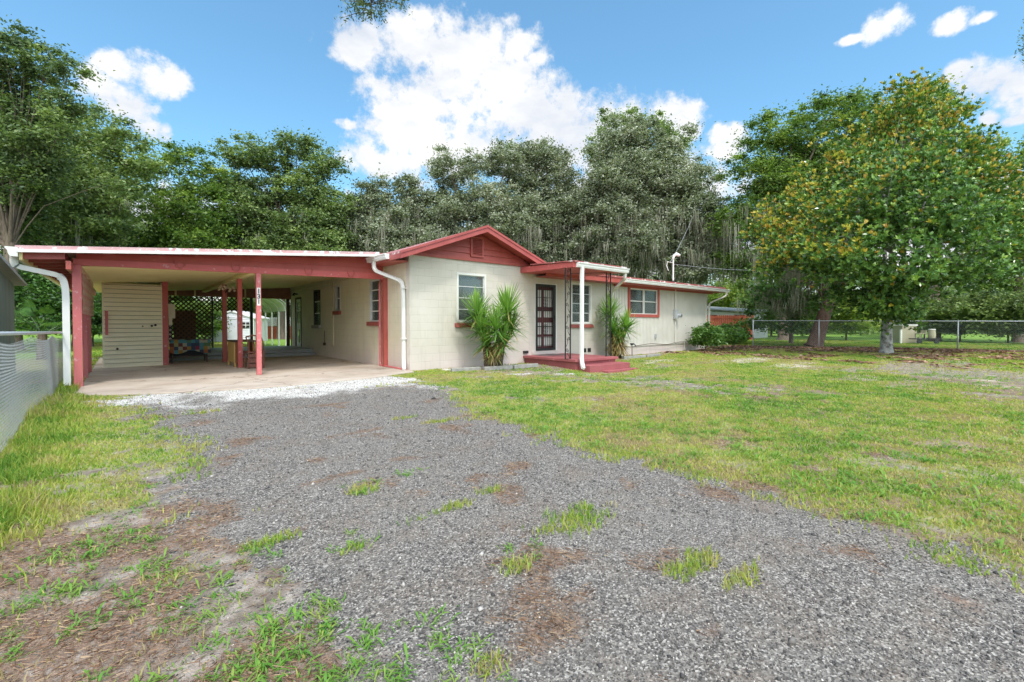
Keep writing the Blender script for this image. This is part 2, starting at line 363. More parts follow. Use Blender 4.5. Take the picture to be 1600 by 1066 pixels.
def quiltmat():
    m, nt, b, o = newmat('patchwork_quilt_cloth')
    tc = nt.nodes.new('ShaderNodeTexCoord'); mp = nt.nodes.new('ShaderNodeMapping'); mp.inputs['Scale'].default_value = (9.5, 9.5, 9.5); nt.links.new(tc.outputs['Object'], mp.inputs[0])
    fl = nt.nodes.new('ShaderNodeVectorMath'); fl.operation = 'FLOOR'; nt.links.new(mp.outputs[0], fl.inputs[0])
    wn = nt.nodes.new('ShaderNodeTexWhiteNoise'); wn.noise_dimensions = '3D'; nt.links.new(fl.outputs[0], wn.inputs['Vector'])
    cs = [(.05, .14, .22), (.42, .24, .05), (.30, .03, .08), (.12, .22, .10), (.45, .42, .30), (.10, .28, .32), (.45, .14, .05), (.05, .07, .12), (.35, .36, .15), (.18, .05, .04)]
    r = _ramp(nt, wn.outputs[0], [(i/10, tuple(v*.7 for v in c)) for i, c in enumerate(cs)], 'CONSTANT'); nt.links.new(r.outputs[0], b.inputs['Base Color']); b.inputs['Roughness'].default_value = .9
    return m
M['quilt'] = quiltmat()
def concmat():
    m, nt, b, o = newmat('stained_concrete')
    n = _noise(nt, 1.1, 8, .65); base = _ramp(nt, n.outputs[0], [(.3, (.34, .27, .21)), (.5, (.46, .385, .315)), (.7, (.54, .48, .41))]).outputs[0]
    n2 = _noise(nt, .55, 6, .7, stretch=(1, 1.6, 1)); base = _mix(nt, _mr(nt, n2.outputs[0], .55, .68, 0, .55), base, (.24, .18, .13))
    v = nt.nodes.new('ShaderNodeTexVoronoi'); v.feature = 'DISTANCE_TO_EDGE'; v.inputs['Scale'].default_value = .32
    g = nt.nodes.new('ShaderNodeNewGeometry'); nd_ = _noise(nt, 1.5, 4)
    ad = nt.nodes.new('ShaderNodeVectorMath'); ad.operation = 'ADD'; nt.links.new(g.outputs['Position'], ad.inputs[0]); nt.links.new(nd_.outputs['Color'], ad.inputs[1]); nt.links.new(ad.outputs[0], v.inputs['Vector'])
    base = _mix(nt, _mr(nt, v.outputs['Distance'], .0, .007, .8, 0), base, (.13, .10, .08))
    n3 = _noise(nt, 22, 4); base = _mix(nt, _mr(nt, n3.outputs[0], .64, .72, 0, .4), base, (.20, .17, .13))
    nt.links.new(base, b.inputs['Base Color']); b.inputs['Roughness'].default_value = .8
    nb = _noise(nt, 50, 6); _bump(nt, b, nb.outputs[0], .3, .004); return m
M['concrete'] = concmat()
M['greyslab'] = mat('grey_floor_paint', (.30, .31, .31), (.22, .22, .22), 1.5, .45, .2, 40)
# ------------------------------------------------------------------ ground zones (world plan)
def gp(l): return [tuple(P2G(x, y))[:2] for x, y in l]
DRIVE = gp([(150,628),(215,650),(262,692),(278,720),(262,752),(282,800),(262,835),(330,880),(400,930),(500,985),(560,1040),(600,1120)]) + [(-.6,-2.5),(8,-3),(14,-2.0)] + \
        gp([(1750,925),(1600,886),(1400,832),(1290,800),(1200,768),(1080,738),(1000,716),(950,712),(860,676),(770,650),(722,622),(690,604),(650,590),(600,588),(500,594),(400,606),(250,614)])
SLAB = [(-.62, 10.45), (.5, 9.9), (1.87, 9.56), (3.2, 9.62), (4.4, 9.8), (5.5, 10.25), (5.57, 10.62), (5.57, 21.5), (-.62, 21.5)]
FAR0 = P2D(1176, 541, 24); FAR1 = P2D(1640, 545, 20.4)
def zones(x, y):
    d = polysd(x, y, DRIVE)+(fbm(x, y, 1.6, 3)-.5)*.6+(fbm(x, y, 6, 5)-.5)*.55+(fbm(x, y, 22, 6, 2)-.5)*.22
    gravel = sstep(-.07, .07, d)
    r = np.hypot(x, y)
    shell = sstep(8.1, 9.5, y+.18*x+(fbm(x, y, 1.1, 9)-.5)*3.2+(fbm(x, y, 8, 19)-.5)*1.2)*gravel
    # shell bed under the yucca, small bare shell spots by the porch
    shell = np.maximum(shell, sstep(.0, .2, polysd(x, y, [(6.3, 9.75), (9.2, 9.6), (9.2, 10.7), (6.3, 10.7)])+(fbm(x, y, 3, 4)-.5)*.5))
    for cx_, cy_, rx, ry in ((8.6, 8.0, .55, .3), (9.2, 7.7, .35, .2), (7.4, 8.4, .5, .25)):
        shell = np.maximum(shell, sstep(.2, .5, 1-np.hypot((x-cx_)/rx, (y-cy_)/ry)+(fbm(x, y, 4, 8)-.5)*1.2))
    n = fbm(x, y, .75, 21, 5)*.55+fbm(x, y, 3.0, 31, 4)*.45
    n2 = fbm(x+5, y, .35, 41, 3)
    right = (x*0.62 - y*0.1) > 0
    cover = .08+.92*sstep(.40, .58, n+.055+(n2-.5)*.6+.26*(fbm(x, y, 4.5, 84, 3)-.5))
    # left strip: strong grass by the fence, thinning towards the drive and the foreground dirt
    left = (x < 2.2) & (polysd(x, y, DRIVE) < .4) & (y < 14)
    near = sstep(5.2, 3.0, y+(fbm(x, y, 1.2, 77)-.5)*2.4)
    cl = sstep(.42, .56, n+.055+.30*(fbm(x, y, 5.5, 83, 3)-.5)+.10*sstep(.2, -.6, x)-.36*near)
    cover = np.where(left, cl, cover)
    # worn sandy places out in the lawn
    sandy = 0*x
    for px, py, rx, ry in ((1180,562,2.4,.8),(1240,570,2.2,.6),(1340,590,1.5,.5),(1420,600,1.2,.5),(1480,690,.5,.3),(1150,690,.6,.3),(1030,563,1.4,.4),(1560,600,1.2,.5)):
        c = P2G(px, py); sandy = np.maximum(sandy, sstep(.1, .6, 1-np.hypot((x-c.x)/rx, (y-c.y)/ry)+(fbm(x, y, 2.2, 61)-.5)*1.7))
    cover = cover*(1-.72*sandy)
    # sparse grass on the drive itself
    cd = 0*x
    tuft = [(628,652,.28,.10),(692,656,.34,.09),(560,768,.20,.11),(320,643,.3,.1),(565,850,.13,.08),(765,768,.14,.08),(812,880,.12,.09),(905,815,.35,.16),(1080,885,.22,.09),(1165,900,.2,.07),
            (265,880,.13,.10),(410,848,.22,.12),(700,795,.3,.05),(760,1045,.10,.06),(450,607,.6,.10),(615,601,.9,.20),(350,613,.3,.07),(265,628,.2,.08)]
    for px, py, rx, ry in tuft:
        c = P2G(px, py); cd = np.maximum(cd, sstep(.0, .7, 1-np.hypot((x-c.x)/rx, (y-c.y)/ry)+(fbm(x, y, 9, 71)-.5)*1.6))
    cover = np.where(gravel > .5, np.maximum(cd, cover*.75*sstep(.30, -.02, d)), cover*(1-.45*sstep(-.22, .05, d)))
    slab = polysd(x, y, SLAB); cover = np.where(slab > -.03, 0, cover)
    cover = np.where(shell > .5, cover*.12, cover)
    fd = (x-FAR0.x)*(FAR1.y-FAR0.y)-(y-FAR0.y)*(FAR1.x-FAR0.x); fd = fd/math.hypot(FAR1.x-FAR0.x, FAR1.y-FAR0.y)
    litter = sstep(1.5, .7, np.abs(fd-.6)+(fbm(x, y, 1.0, 91)-.5)*1.8)*(x > 18)
    shadeleaf = sstep(.50, .62, fbm(x, y, 1.1, 95)+.10*sstep(4.5, 2.0, np.abs(fd-1)))*(x > 17)
    litter = np.maximum(litter, shadeleaf*.6)
    beyond = ((x > 20) & (fd < -.9)) | ((y > 23) & (x < 12)); cover = np.where(beyond, .97, cover); sandy = np.where(beyond, 0, sandy); litter = np.where(beyond, 0, litter)
    cover = cover*(1-.8*litter)
    # brown needles: foreground left dirt and lower right of the drive
    needle = sstep(.47, .60, fbm(x, y, 2.4, 51, 5)+.16*near*(1-gravel)-.17*(gravel > .5)+.15*sstep(1.4, .3, np.hypot((x-2.5)/.9, (y-1.5)/.35))*(gravel > .5)-.2*(1-near)*(1-gravel))
    for px, py, rx, ry in ((515,630,.5,.13),(535,742,.26,.07),(500,752,.24,.05),(570,672,.4,.08),(905,930,.12,.05),(300,640,.4,.06)):
        c = P2G(px, py); needle = np.maximum(needle, sstep(.1, .7, 1-np.hypot((x-c.x)/rx, (y-c.y)/ry)+(fbm(x, y, 9, 73)-.5)*1.4))
    needle = needle*(r < 14)
    return gravel, shell, cover, needle, litter, sandy, beyond*1.0
def gz(x, y):
    h = (fbm(x, y, .5, 101, 3)-.5)*.05*sstep(40, 10, np.hypot(x, y))
    h = h*sstep(-.1, .8, -polysd(x, y, SLAB))
    h = h-.17*np.exp(-(((x-10.5)/2.0)**2+((y-7.6)/1.3)**2))*sstep(10.4, 9.6, y)
    return h-.012
def lines(segs):
    a = [np.arange(s, e, d) for s, e, d in segs]; return np.concatenate(a)
gxs = np.concatenate([-np.geomspace(900, 4.2, 26), lines([(-3.6, 12, .05), (12, 32, .16)]), np.geomspace(32, 900, 26)])
gys = np.concatenate([-np.geomspace(900, 2.2, 22), lines([(-1.9, 11, .05), (11, 24, .16)]), np.geomspace(24, 900, 30)])
GX, GY = np.meshgrid(gxs, gys); shp = GX.shape
gx, gy = GX.ravel(), GY.ravel(); zz = gz(gx, gy)
Zg = zones(gx, gy)
idx = np.arange(gx.size).reshape(shp)
F4 = np.stack([idx[:-1, :-1], idx[:-1, 1:], idx[1:, 1:], idx[1:, :-1]], -1).reshape(-1, 4)
def groundmat():
    m, nt, b, o = newmat('ground_mix')
    def at(n):
        a = nt.nodes.new('ShaderNodeAttribute'); a.attribute_name = n; return a.outputs['Fac']
    def vor(scale, out='Color'):
        v = nt.nodes.new('ShaderNodeTexVoronoi'); v.inputs['Scale'].default_value = scale
        g = nt.nodes.new('ShaderNodeNewGeometry'); nt.links.new(g.outputs['Position'], v.inputs['Vector']); return v
    v1 = vor(120); v2 = vor(28)
    s1 = nt.nodes.new('ShaderNodeSeparateColor'); nt.links.new(v1.outputs['Color'], s1.inputs[0])
    s2 = nt.nodes.new('ShaderNodeSeparateColor'); nt.links.new(v2.outputs['Color'], s2.inputs[0])
    grav = _ramp(nt, s1.outputs[0], [(0, (.05, .046, .043)), (.28, (.12, .109, .099)), (.55, (.19, .173, .155)), (.8, (.27, .247, .218)), (.95, (.46, .425, .38))]).outputs[0]
    nb = _noise(nt, .9, 7, .65); grav = _mix(nt, _mr(nt, nb.outputs[0], .40, .66, 0, .45), grav, (.25, .232, .205))
    nb2 = _noise(nt, 2.6, 7, .7); grav = _mix(nt, _mr(nt, nb2.outputs[0], .48, .68, 0, .55), grav, (.21, .16, .12))
    shell = _ramp(nt, s1.outputs[1], [(0, (.30, .28, .26)), (.4, (.62, .60, .56)), (1, (.82, .80, .76))]).outputs[0]
    sandn = _noise(nt, 6, 9, .7); sand = _ramp(nt, sandn.outputs[0], [(.3, (.11, .088, .068)), (.48, (.23, .19, .155)), (.60, (.36, .31, .265)), (.72, (.46, .41, .36))]).outputs[0]
    sandl = _ramp(nt, sandn.outputs[0], [(.3, (.34, .28, .21)), (.65, (.56, .50, .41))]).outputs[0]
    thn = _noise(nt, 14, 8, .75); thatch = _ramp(nt, thn.outputs[0], [(.3, (.18, .17, .075)), (.5, (.30, .27, .14)), (.7, (.44, .38, .26))]).outputs[0]
    gn = _noise(nt, 40, 4, .7); thatch = _mix(nt, _mr(nt, gn.outputs[0], .42, .58, 0, .7), thatch, (.22, .29, .06))
    ndl = _noise(nt, 55, 4, .7, stretch=(1, .35, 1)); needle = _ramp(nt, ndl.outputs[0], [(.3, (.075, .045, .03)), (.52, (.20, .125, .085)), (.7, (.38, .28, .21))]).outputs[0]
    lit = _ramp(nt, s2.outputs[0], [(0, (.07, .035, .022)), (.5, (.22, .11, .07)), (1, (.40, .25, .17))]).outputs[0]
    dn = _noise(nt, 3.5, 6, .7)
    col = _mix(nt, at('sandy'), sand, sandl)
    thatch = _mix(nt, at('lush'), thatch, _ramp(nt, thn.outputs[0], [(.3, (.12, .24, .03)), (.7, (.24, .38, .06))]).outputs[0])
    col = _mix(nt, at('cover'), col, thatch)
    col = _mix(nt, at('gravel'), col, grav)
    col = _mix(nt, at('shell'), col, shell)
    nm = nt.nodes.new('ShaderNodeMath'); nm.operation = 'MULTIPLY'; nt.links.new(at('needle'), nm.inputs[0]); nt.links.new(_mr(nt, ndl.outputs[0], .38, .52, .1, .85), nm.inputs[1])
    col = _mix(nt, nm.outputs[0], col, needle)
    lm = nt.nodes.new('ShaderNodeMath'); lm.operation = 'MULTIPLY'; nt.links.new(at('litter'), lm.inputs[0]); nt.links.new(_mr(nt, s2.outputs[2], .25, .35), lm.inputs[1])
    col = _mix(nt, lm.outputs[0], col, lit)
    nt.links.new(col, b.inputs['Base Color']); b.inputs['Roughness'].default_value = .92; b.inputs['Specular IOR Level'].default_value = .2
    n1 = _bump(nt, b, v1.outputs['Distance'], .6, .008); _bump(nt, b, sandn.outputs[0], .4, .02, n1)
    return m
M['ground'] = groundmat()
def ground_piece(name, mask):
    F = F4[mask]; used, inv = np.unique(F.ravel(), return_inverse=True)
    V = np.stack([gx[used], gy[used], zz[used]], -1)
    o = npmesh(name, V, inv.reshape(-1, 4), M['ground'], smooth=True)
    for nm_, arr in zip(('gravel', 'shell', 'cover', 'needle', 'litter', 'sandy', 'lush'), Zg):
        at = o.data.attributes.new(nm_, 'FLOAT', 'POINT'); at.data.foreach_set('value', np.ascontiguousarray(arr[used], dtype=np.float32))
    return tag(o, kind='structure')
gmask = (Zg[0][F4].mean(1) > .5) & (np.abs(gx[F4[:, 0]]) < 30) & (np.abs(gy[F4[:, 0]]) < 30)
ground_piece('lawn_ground', ~gmask); ground_piece('gravel_driveway', gmask)

# ---- grass blades
def blades(name, x, y, h, wd, tint, lean, m, seed=1):
    r = np.random.default_rng(seed); n = len(x); a = r.uniform(0, 2*np.pi, n); la = r.uniform(0, 2*np.pi, n)
    z = gz(x, y)-.004; dx, dy = np.cos(a)*wd/2, np.sin(a)*wd/2; l = lean*h*r.uniform(.2, 1, n); lx, ly = np.cos(la)*l, np.sin(la)*l
    hz = np.sqrt(np.maximum(h*h-l*l, (h*.25)**2))
    V = np.empty((n, 5, 3))
    V[:, 0] = np.stack([x-dx, y-dy, z], -1); V[:, 1] = np.stack([x+dx, y+dy, z], -1)
    V[:, 2] = np.stack([x+dx*.8+lx*.35, y+dy*.8+ly*.35, z+hz*.6], -1); V[:, 3] = np.stack([x-dx*.8+lx*.35, y-dy*.8+ly*.35, z+hz*.6], -1)
    V[:, 4] = np.stack([x+lx, y+ly, z+hz], -1)
    b = np.arange(n)[:, None]*5
    F = np.concatenate([b+np.array([[0, 1, 2]]), b+np.array([[0, 2, 3]]), b+np.array([[3, 2, 4]])])
    return npmesh(name, V.reshape(-1, 3), F, m, tint=np.repeat(tint, 5))
M['grass'] = leafmat('grass_blades', [(0, (.40, .32, .18)), (.22, (.48, .43, .15)), (.42, (.40, .44, .085)), (.70, (.25, .38, .06)), (1, (.11, .24, .035))], .6, .35, .25)
def scatter_polar(n, r0, r1, a0, a1, g, r):
    u = r.random(n); rr = (r0**g+(r1**g-r0**g)*u)**(1/g); an = r.uniform(a0, a1, n)
    return rr*np.sin(an), rr*np.cos(an), rr
r = np.random.default_rng(5)
x, y, rr = scatter_polar(1150000, 1.3, 40, R_(-14), R_(97), .9, r)
Zs = zones(x, y)
keep = r.random(len(x)) < Zs[2]*.95+.03*(Zs[0] < .5)*(Zs[1] < .5)
keep &= (polysd(x, y, SLAB) < -.02) & ~((y > 10.55) & (x > 5.5) & (x < 21.1)) & (x > -1.5)
x, y, rr, cv = x[keep], y[keep], rr[keep], Zs[2][keep]; on = Zs[0][keep] > .5
hgt = r.uniform(.014, .042, len(x))*(1+.5*(fbm(x, y, 1.5, 12)-.5))*(1+.012*rr)
fencey = sstep(.62, .0, np.abs(x+.75))*(y < 14)*(y > 2)
hgt = hgt*(1+fencey*(1.6+2.6*sstep(.45, .62, fbm(x, y, 1.4, 66))))*(1+.5*on)
fdd = ((x-FAR0.x)*(FAR1.y-FAR0.y)-(y-FAR0.y)*(FAR1.x-FAR0.x))/math.hypot(FAR1.x-FAR0.x, FAR1.y-FAR0.y); farl = (fdd < -.9)*(x > 20)
hgt = hgt*(1+.6*farl)
tn = .45+.16*farl+(fbm(x, y, .7, 15)-.5)*1.4+(fbm(x, y, 4, 16)-.5)*1.2+r.normal(0, .16, len(x))+.12*fencey+.12*on-.08*(rr < 7)
tag(blades('lawn_grass', x, y, hgt, .0035+.0011*rr, np.clip(tn, 0, 1), .75, M['grass'], 3), kind='stuff')
# coarse broad-leaved weed tufts in the dirt and lawn
M['weed'] = leafmat('weed_leaves', [(0, (.30, .36, .08)), (.5, (.18, .34, .05)), (1, (.10, .26, .035))], .5, .35, .35)
def weeds():
    r = np.random.default_rng(9); xs = []; ys = []; hs = []
    pts = [(140,850),(100,920),(250,875),(205,830),(240,880),(60,925),(20,950),(110,925),(210,940),(290,950),(340,910),(430,975),(440,1030),(500,960),(560,850),(575,1000),(410,1040),(480,1050),(20,905),
           (60,700),(90,760),(200,800),(230,840),(180,850),(140,870),(125,970),(350,955),(360,1060),(250,1060),(812,880),(760,1045),(680,970),(560,1055),(400,860),(630,740),(562,770),(1300,650),(1330,640),(1380,660),(1310,620),(1560,690),(1500,670),(1240,610),(1580,640),
           (440,985),(425,1010),(470,1000),(510,950),(620,1045),(300,640)]
    V = []; T = []; F = []
    k = 0
    ext = []
    for px, py in pts:
        c = P2G(px, py); d = c.length; ext.append((c.x, c.y, 1.0))
        for _ in range(3): ext.append((c.x+r.normal(0, .05*d), c.y+r.normal(0, .05*d), r.uniform(.5, .9)))
    an = r.uniform(R_(-12), R_(90), 760); rd = r.uniform(1.8, 14, 760); xa, ya = rd*np.sin(an), rd*np.cos(an)
    ok = (zones(xa, ya)[0] <= .5) & (polysd(xa, ya, SLAB) <= -.05) & ~((ya > 10.4) & (xa > 5))
    ext += [(u, v, r.uniform(.35, .8)) for u, v in zip(xa[ok], ya[ok])]
    an = np.repeat(r.uniform(R_(30), R_(92), 300), 6); rd = np.repeat(r.uniform(3.5, 15, 300), 6)
    xa, ya = rd*np.sin(an)+r.normal(0, .2, 1800), rd*np.cos(an)+r.normal(0, .2, 1800)       # darker broad-leaved clumps out in the lawn
    ok = (zones(xa, ya)[0] <= .4) & (polysd(xa, ya, SLAB) <= -.05) & ~((ya > 10.4) & (xa > 5)) & ~((xa > 9.2) & (xa < 11.8) & (ya > 7.7))
    ext += [(u, v, r.uniform(.9, 1.5)) for u, v in zip(xa[ok], ya[ok])]
    for cx_, cy_, s in ext:
        nl = int(r.uniform(16, 34)); base_t = r.uniform(.2, .9); z0 = float(gz(np.array([cx_]), np.array([cy_]))[0])
        for _ in range(nl):
            a = r.uniform(0, 2*math.pi); L = r.uniform(.022, .058)*s; wv = L*r.uniform(.06, .115); up = r.uniform(.25, 1.1)
            off = r.normal(0, .035*s, 2); dx, dy = math.cos(a), math.sin(a); bx, by = cx_+off[0], cy_+off[1]
            p0 = (bx, by, z0); p1 = (bx+dx*L*.55, by+dy*L*.55, z0+L*.55*up); p2 = (bx+dx*L, by+dy*L, z0+L*.62*up-.0)
            V += [(p0[0]-dy*wv*.5, p0[1]+dx*wv*.5, p0[2]), (p0[0]+dy*wv*.5, p0[1]-dx*wv*.5, p0[2]), (p1[0]+dy*wv, p1[1]-dx*wv, p1[2]), (p1[0]-dy*wv, p1[1]+dx*wv, p1[2]),
                  (p2[0], p2[1], p2[2]), (p2[0]+1e-4, p2[1], p2[2])]
            F += [(k, k+1, k+2, k+3), (k+3, k+2, k+5, k+4)]; T += [min(1, max(0, base_t+r.normal(0, .15)))]*6; k += 6
    return npmesh('weed_tufts', np.array(V), np.array(F), M['weed'], tint=np.array(T))
tag(weeds(), kind='stuff')
# ---- loose stones of the drive
def stonemat():
    m, nt, b, o = newmat('crushed_stone')
    a = nt.nodes.new('ShaderNodeAttribute'); a.attribute_name = 'tint'
    r_ = _ramp(nt, a.outputs['Fac'], [(0, (.04, .038, .037)), (.3, (.095, .088, .082)), (.6, (.18, .166, .151)), (.85, (.27, .248, .225)), (.97, (.50, .465, .425)), (1, (.66, .61, .55))])
    nt.links.new(r_.outputs[0], b.inputs['Base Color']); b.inputs['Roughness'].default_value = .85; return m
M['stones'] = stonemat()
def stones(name, n, r0, r1, size, seed, sel):
    r = np.random.default_rng(seed); x, y, rr = scatter_polar(n, r0, r1, R_(-12), R_(96), 1.0, r); Z = zones(x, y)
    k = sel(Z, r, len(x), x, y) & (polysd(x, y, SLAB) < .05); x, y, rr, sh = x[k], y[k], rr[k], Z[1][k]
    n = len(x); s = size*np.exp(r.normal(0, .38, n))*(1+.05*rr)
    base = np.array([(1, 0, 0), (0, 1, 0), (-1, 0, 0), (0, -1, 0), (0, 0, 1), (0, 0, -.6)], float)
    V = base[None]*(1+r.uniform(-.35, .35, (n, 6, 1)))+r.uniform(-.22, .22, (n, 6, 3)); V[:, :, 2] *= r.uniform(.45, .9, (n, 1))
    a = r.uniform(0, 6.28, n); c, s_ = np.cos(a)[:, None], np.sin(a)[:, None]
    X = V[:, :, 0]*c-V[:, :, 1]*s_; Yv = V[:, :, 0]*s_+V[:, :, 1]*c
    V = np.stack([X, Yv*r.uniform(.6, 1, (n, 1)), V[:, :, 2]], -1)*s[:, None, None]
    V += np.stack([x, y, gz(x, y)+s*.12], -1)[:, None]
    f = np.array([(0, 1, 4), (1, 2, 4), (2, 3, 4), (3, 0, 4), (1, 0, 5), (2, 1, 5), (3, 2, 5), (0, 3, 5)])
    F = (np.arange(n)*6)[:, None, None]+f[None]
    t = r.beta(1.5, 2.3, n); t = np.where(r.random(n) < .03, r.uniform(.9, 1, n), t); t = np.where(r.random(n) < sh*.95, r.uniform(.72, 1, n), t)
    return npmesh(name, V.reshape(-1, 3), F.reshape(-1, 3), M['stones'], tint=np.repeat(t, 6))
tag(stones('loose_gravel', 330000, 1.25, 12, .0036, 31, lambda Z, r, n, x, y: (np.maximum(Z[0], Z[1]) > .5) & (r.random(n) < .9-.5*Z[3]) | (r.random(n) < .16*(polysd(x, y, DRIVE) > -.45))), kind='stuff')
tag(stones('larger_stones', 9000, 1.3, 14, .0075, 33, lambda Z, r, n, x, y: (np.maximum(Z[0], Z[1]) > .5) & (r.random(n) < .45)), kind='stuff')
# ---- dry needles and fallen leaves
M['needle'] = leafmat('dry_needles', [(0, (.10, .05, .03)), (.5, (.24, .14, .085)), (1, (.42, .31, .20))], .8, .1, .2)
def needles():
    r = np.random.default_rng(8); x, y, rr = scatter_polar(170000, 1.3, 9, R_(-12), R_(80), 1.0, r); Z = zones(x, y)
    k = (r.random(len(x)) < np.maximum(Z[3]*.9, .10*(Z[0] < .5))) & (Z[2] < .6) & (polysd(x, y, SLAB) < -.02); x, y, rr = x[k], y[k], rr[k]; n = len(x)
    a = r.uniform(0, 6.28, n); L = r.uniform(.012, .05, n); wd = .0006+.00035*rr; z = gz(x, y)+r.uniform(.002, .012, n)
    dx, dy = np.cos(a), np.sin(a)
    V = np.stack([np.stack([x, y, z], -1), np.stack([x+dx*L, y+dy*L, z+r.uniform(-.004, .006, n)], -1), np.stack([x+dx*L-dy*wd, y+dy*L+dx*wd, z], -1), np.stack([x-dy*wd, y+dx*wd, z], -1)], 1)
    return npmesh('pine_needles', V.reshape(-1, 3), np.arange(4*n).reshape(-1, 4), M['needle'], tint=np.repeat(r.random(n), 4))
tag(needles(), kind='stuff')
M['deadleaf'] = leafmat('fallen_leaves', [(0, (.09, .045, .03)), (.5, (.26, .13, .08)), (1, (.46, .31, .22))], .7, .1, .3)
def litter():
    r = np.random.default_rng(18); x, y, rr = scatter_polar(60000, 14, 30, R_(48), R_(97), 1.2, r); Z = zones(x, y)
    k = r.random(len(x)) < Z[4]*.55; x, y, rr = x[k], y[k], rr[k]; n = len(x)
    a = r.uniform(0, 6.28, n); s = r.uniform(.05, .11, n); q = np.array([(1, 0), (0, .45), (-1, 0), (0, -.45)])
    c, sn = np.cos(a)[:, None], np.sin(a)[:, None]
    V = np.stack([x[:, None]+(q[:, 0]*c-q[:, 1]*sn)*s[:, None], y[:, None]+(q[:, 0]*sn+q[:, 1]*c)*s[:, None], gz(x, y)[:, None]+.01+r.uniform(0, .06, (n, 4))], -1)
    return npmesh('fallen_leaf_litter', V.reshape(-1, 3), np.arange(4*n).reshape(-1, 4), M['deadleaf'], tint=np.repeat(r.random(n), 4))
tag(litter(), kind='stuff')
# ---- concrete slab of the carport
sl = MB(); sl.prism(SLAB, 'z', -.12, .018)
tag(sl.build('carport_slab', M['concrete'], bevel=.012), kind='structure')
# ================================================================== HOUSE
XS, YF = 5.57, 10.60          # left wall plane and front wall plane
def wall_y(x0, x1, z0, z1, y, holes, th=.18):      # wall facing -Y, holes (x0,x1,z0,z1)
    m = MB(); xs = sorted({x0, x1, *[h[0] for h in holes], *[h[1] for h in holes]}); zs = sorted({z0, z1, *[h[2] for h in holes], *[h[3] for h in holes]})
    def solid(a, b): return not any(h[0] <= a < h[1] and h[2] <= b < h[3] for h in holes)
    for i in range(len(xs)-1):
        for j in range(len(zs)-1):
            a, b, c, d = xs[i], xs[i+1], zs[j], zs[j+1]
            if solid(a, c):
                m.add([(a, y, c), (b, y, c), (b, y, d), (a, y, d)], [(0, 1, 2, 3)])
                m.add([(a, y+th, c), (b, y+th, c), (b, y+th, d), (a, y+th, d)], [(3, 2, 1, 0)])
    for a, b, c, d in list(holes)+[(x0, x1, z0, z1)]:
        m.add([(a, y, c), (b, y, c), (b, y, d), (a, y, d), (a, y+th, c), (b, y+th, c), (b, y+th, d), (a, y+th, d)], [(0, 1, 5, 4), (1, 2, 6, 5), (2, 3, 7, 6), (3, 0, 4, 7)])
    return m
def swapxy(m, flip=None):      # turn a wall built on (x, y) into one on (y, x)
    m.v = [(b, a, c) for a, b, c in m.v]; m.f = [f[::-1] for f in m.f]; return m
house = empty('house', (XS, YF, 0), 'single storey cream block house with maroon trim, gabled front, small porch and attached open carport', 'house')
house_kids = []
def H(mb, name, m, parent=None, label=None, **k):
    o = mb.build(name, m, None, **k); par = parent or house
    o.parent = par; o.matrix_parent_inverse = Matrix.Translation(-Vector(par.matrix_world.translation if par.type == 'MESH' and False else (XS, YF, 0))) if par is house else Matrix.Identity(4)
    if label: o['label'] = label
    return o
W1 = (7.00, 8.00, 1.24, 2.61); DOORH = (9.94, 10.93, .33, 2.50); W2 = (11.62, 12.68, 1.20, 2.61); W3 = (14.92, 16.82, 1.58, 2.58)
front = H(wall_y(XS, 14.0, -.25, 3.0, YF, [W1, DOORH, W2]), 'wall', M['cream'], label='cream painted block front wall')
side = H(swapxy(wall_y(YF+.181, 21.45, -.25, 2.98, XS, [(12.32, 13.05, 1.26, 2.48), (15.45, 15.93, 1.63, 2.49), (17.5, 18.25, 1.15, 2.47), (19.85, 20.72, .25, 2.30)])), 'wall', M['cream_side'], label='cream block wall along the carport')
H(MB().box(XS+.2, 21.0, 21.3, 21.45, -.25, 2.95), 'wall', M['cream_side'], label='back wall')
H(MB().box(20.82, 21.0, YF+.02, 21.3, -.25, 2.72), 'wall', M['cream'], label='end wall')
H(MB().box(14.0, 21.0, YF-.015, YF+.17, -.25, .36), 'foundation', M['cream'])
# ribbed panel siding of the long wing (real grooves), flat sheet at its far end
rib = MB(); x = 14.0
wy = YF-.03
rb = wall_y(14.0, 21.0, .36, 2.76, wy+.02, [W3], .15); rb.build  # base sheet
base_sheet = H(rb, 'siding', M['rib_cream'])
rib = MB()
while x < 18.15:
    for (za, zb) in (((.36, 2.72),) if not (W3[0]-.16 < x+.035 < W3[1]+.12) else ((.36, W3[2]-.12), (W3[3]+.1, 2.72))):
        rib.box(x, x+.07, wy, wy+.019, za, zb)
    x += .098
H(rib, 'siding_ribs', M['rib_cream'])
H(MB().box(20.93, 21.02, wy-.012, wy+.10, .3, 2.74), 'corner_board', M['rib_cream'])
H(MB().box(18.15, 18.19, wy-.004, wy+.02, .36, 2.72), 'batten', M['rib_cream'])
H(MB().box(14.0, 21.0, wy-.018, wy+.0, .325, .362), 'sill_board', M['rib_cream'])
# interior darkness: back partitions behind the windows so rooms read as rooms
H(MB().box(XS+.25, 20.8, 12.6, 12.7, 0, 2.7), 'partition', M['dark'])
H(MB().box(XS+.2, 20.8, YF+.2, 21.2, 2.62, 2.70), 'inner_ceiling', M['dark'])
H(MB().box(XS+.2, 20.8, YF+.2, 21.2, .02, .06), 'inner_floor', M['dark'])
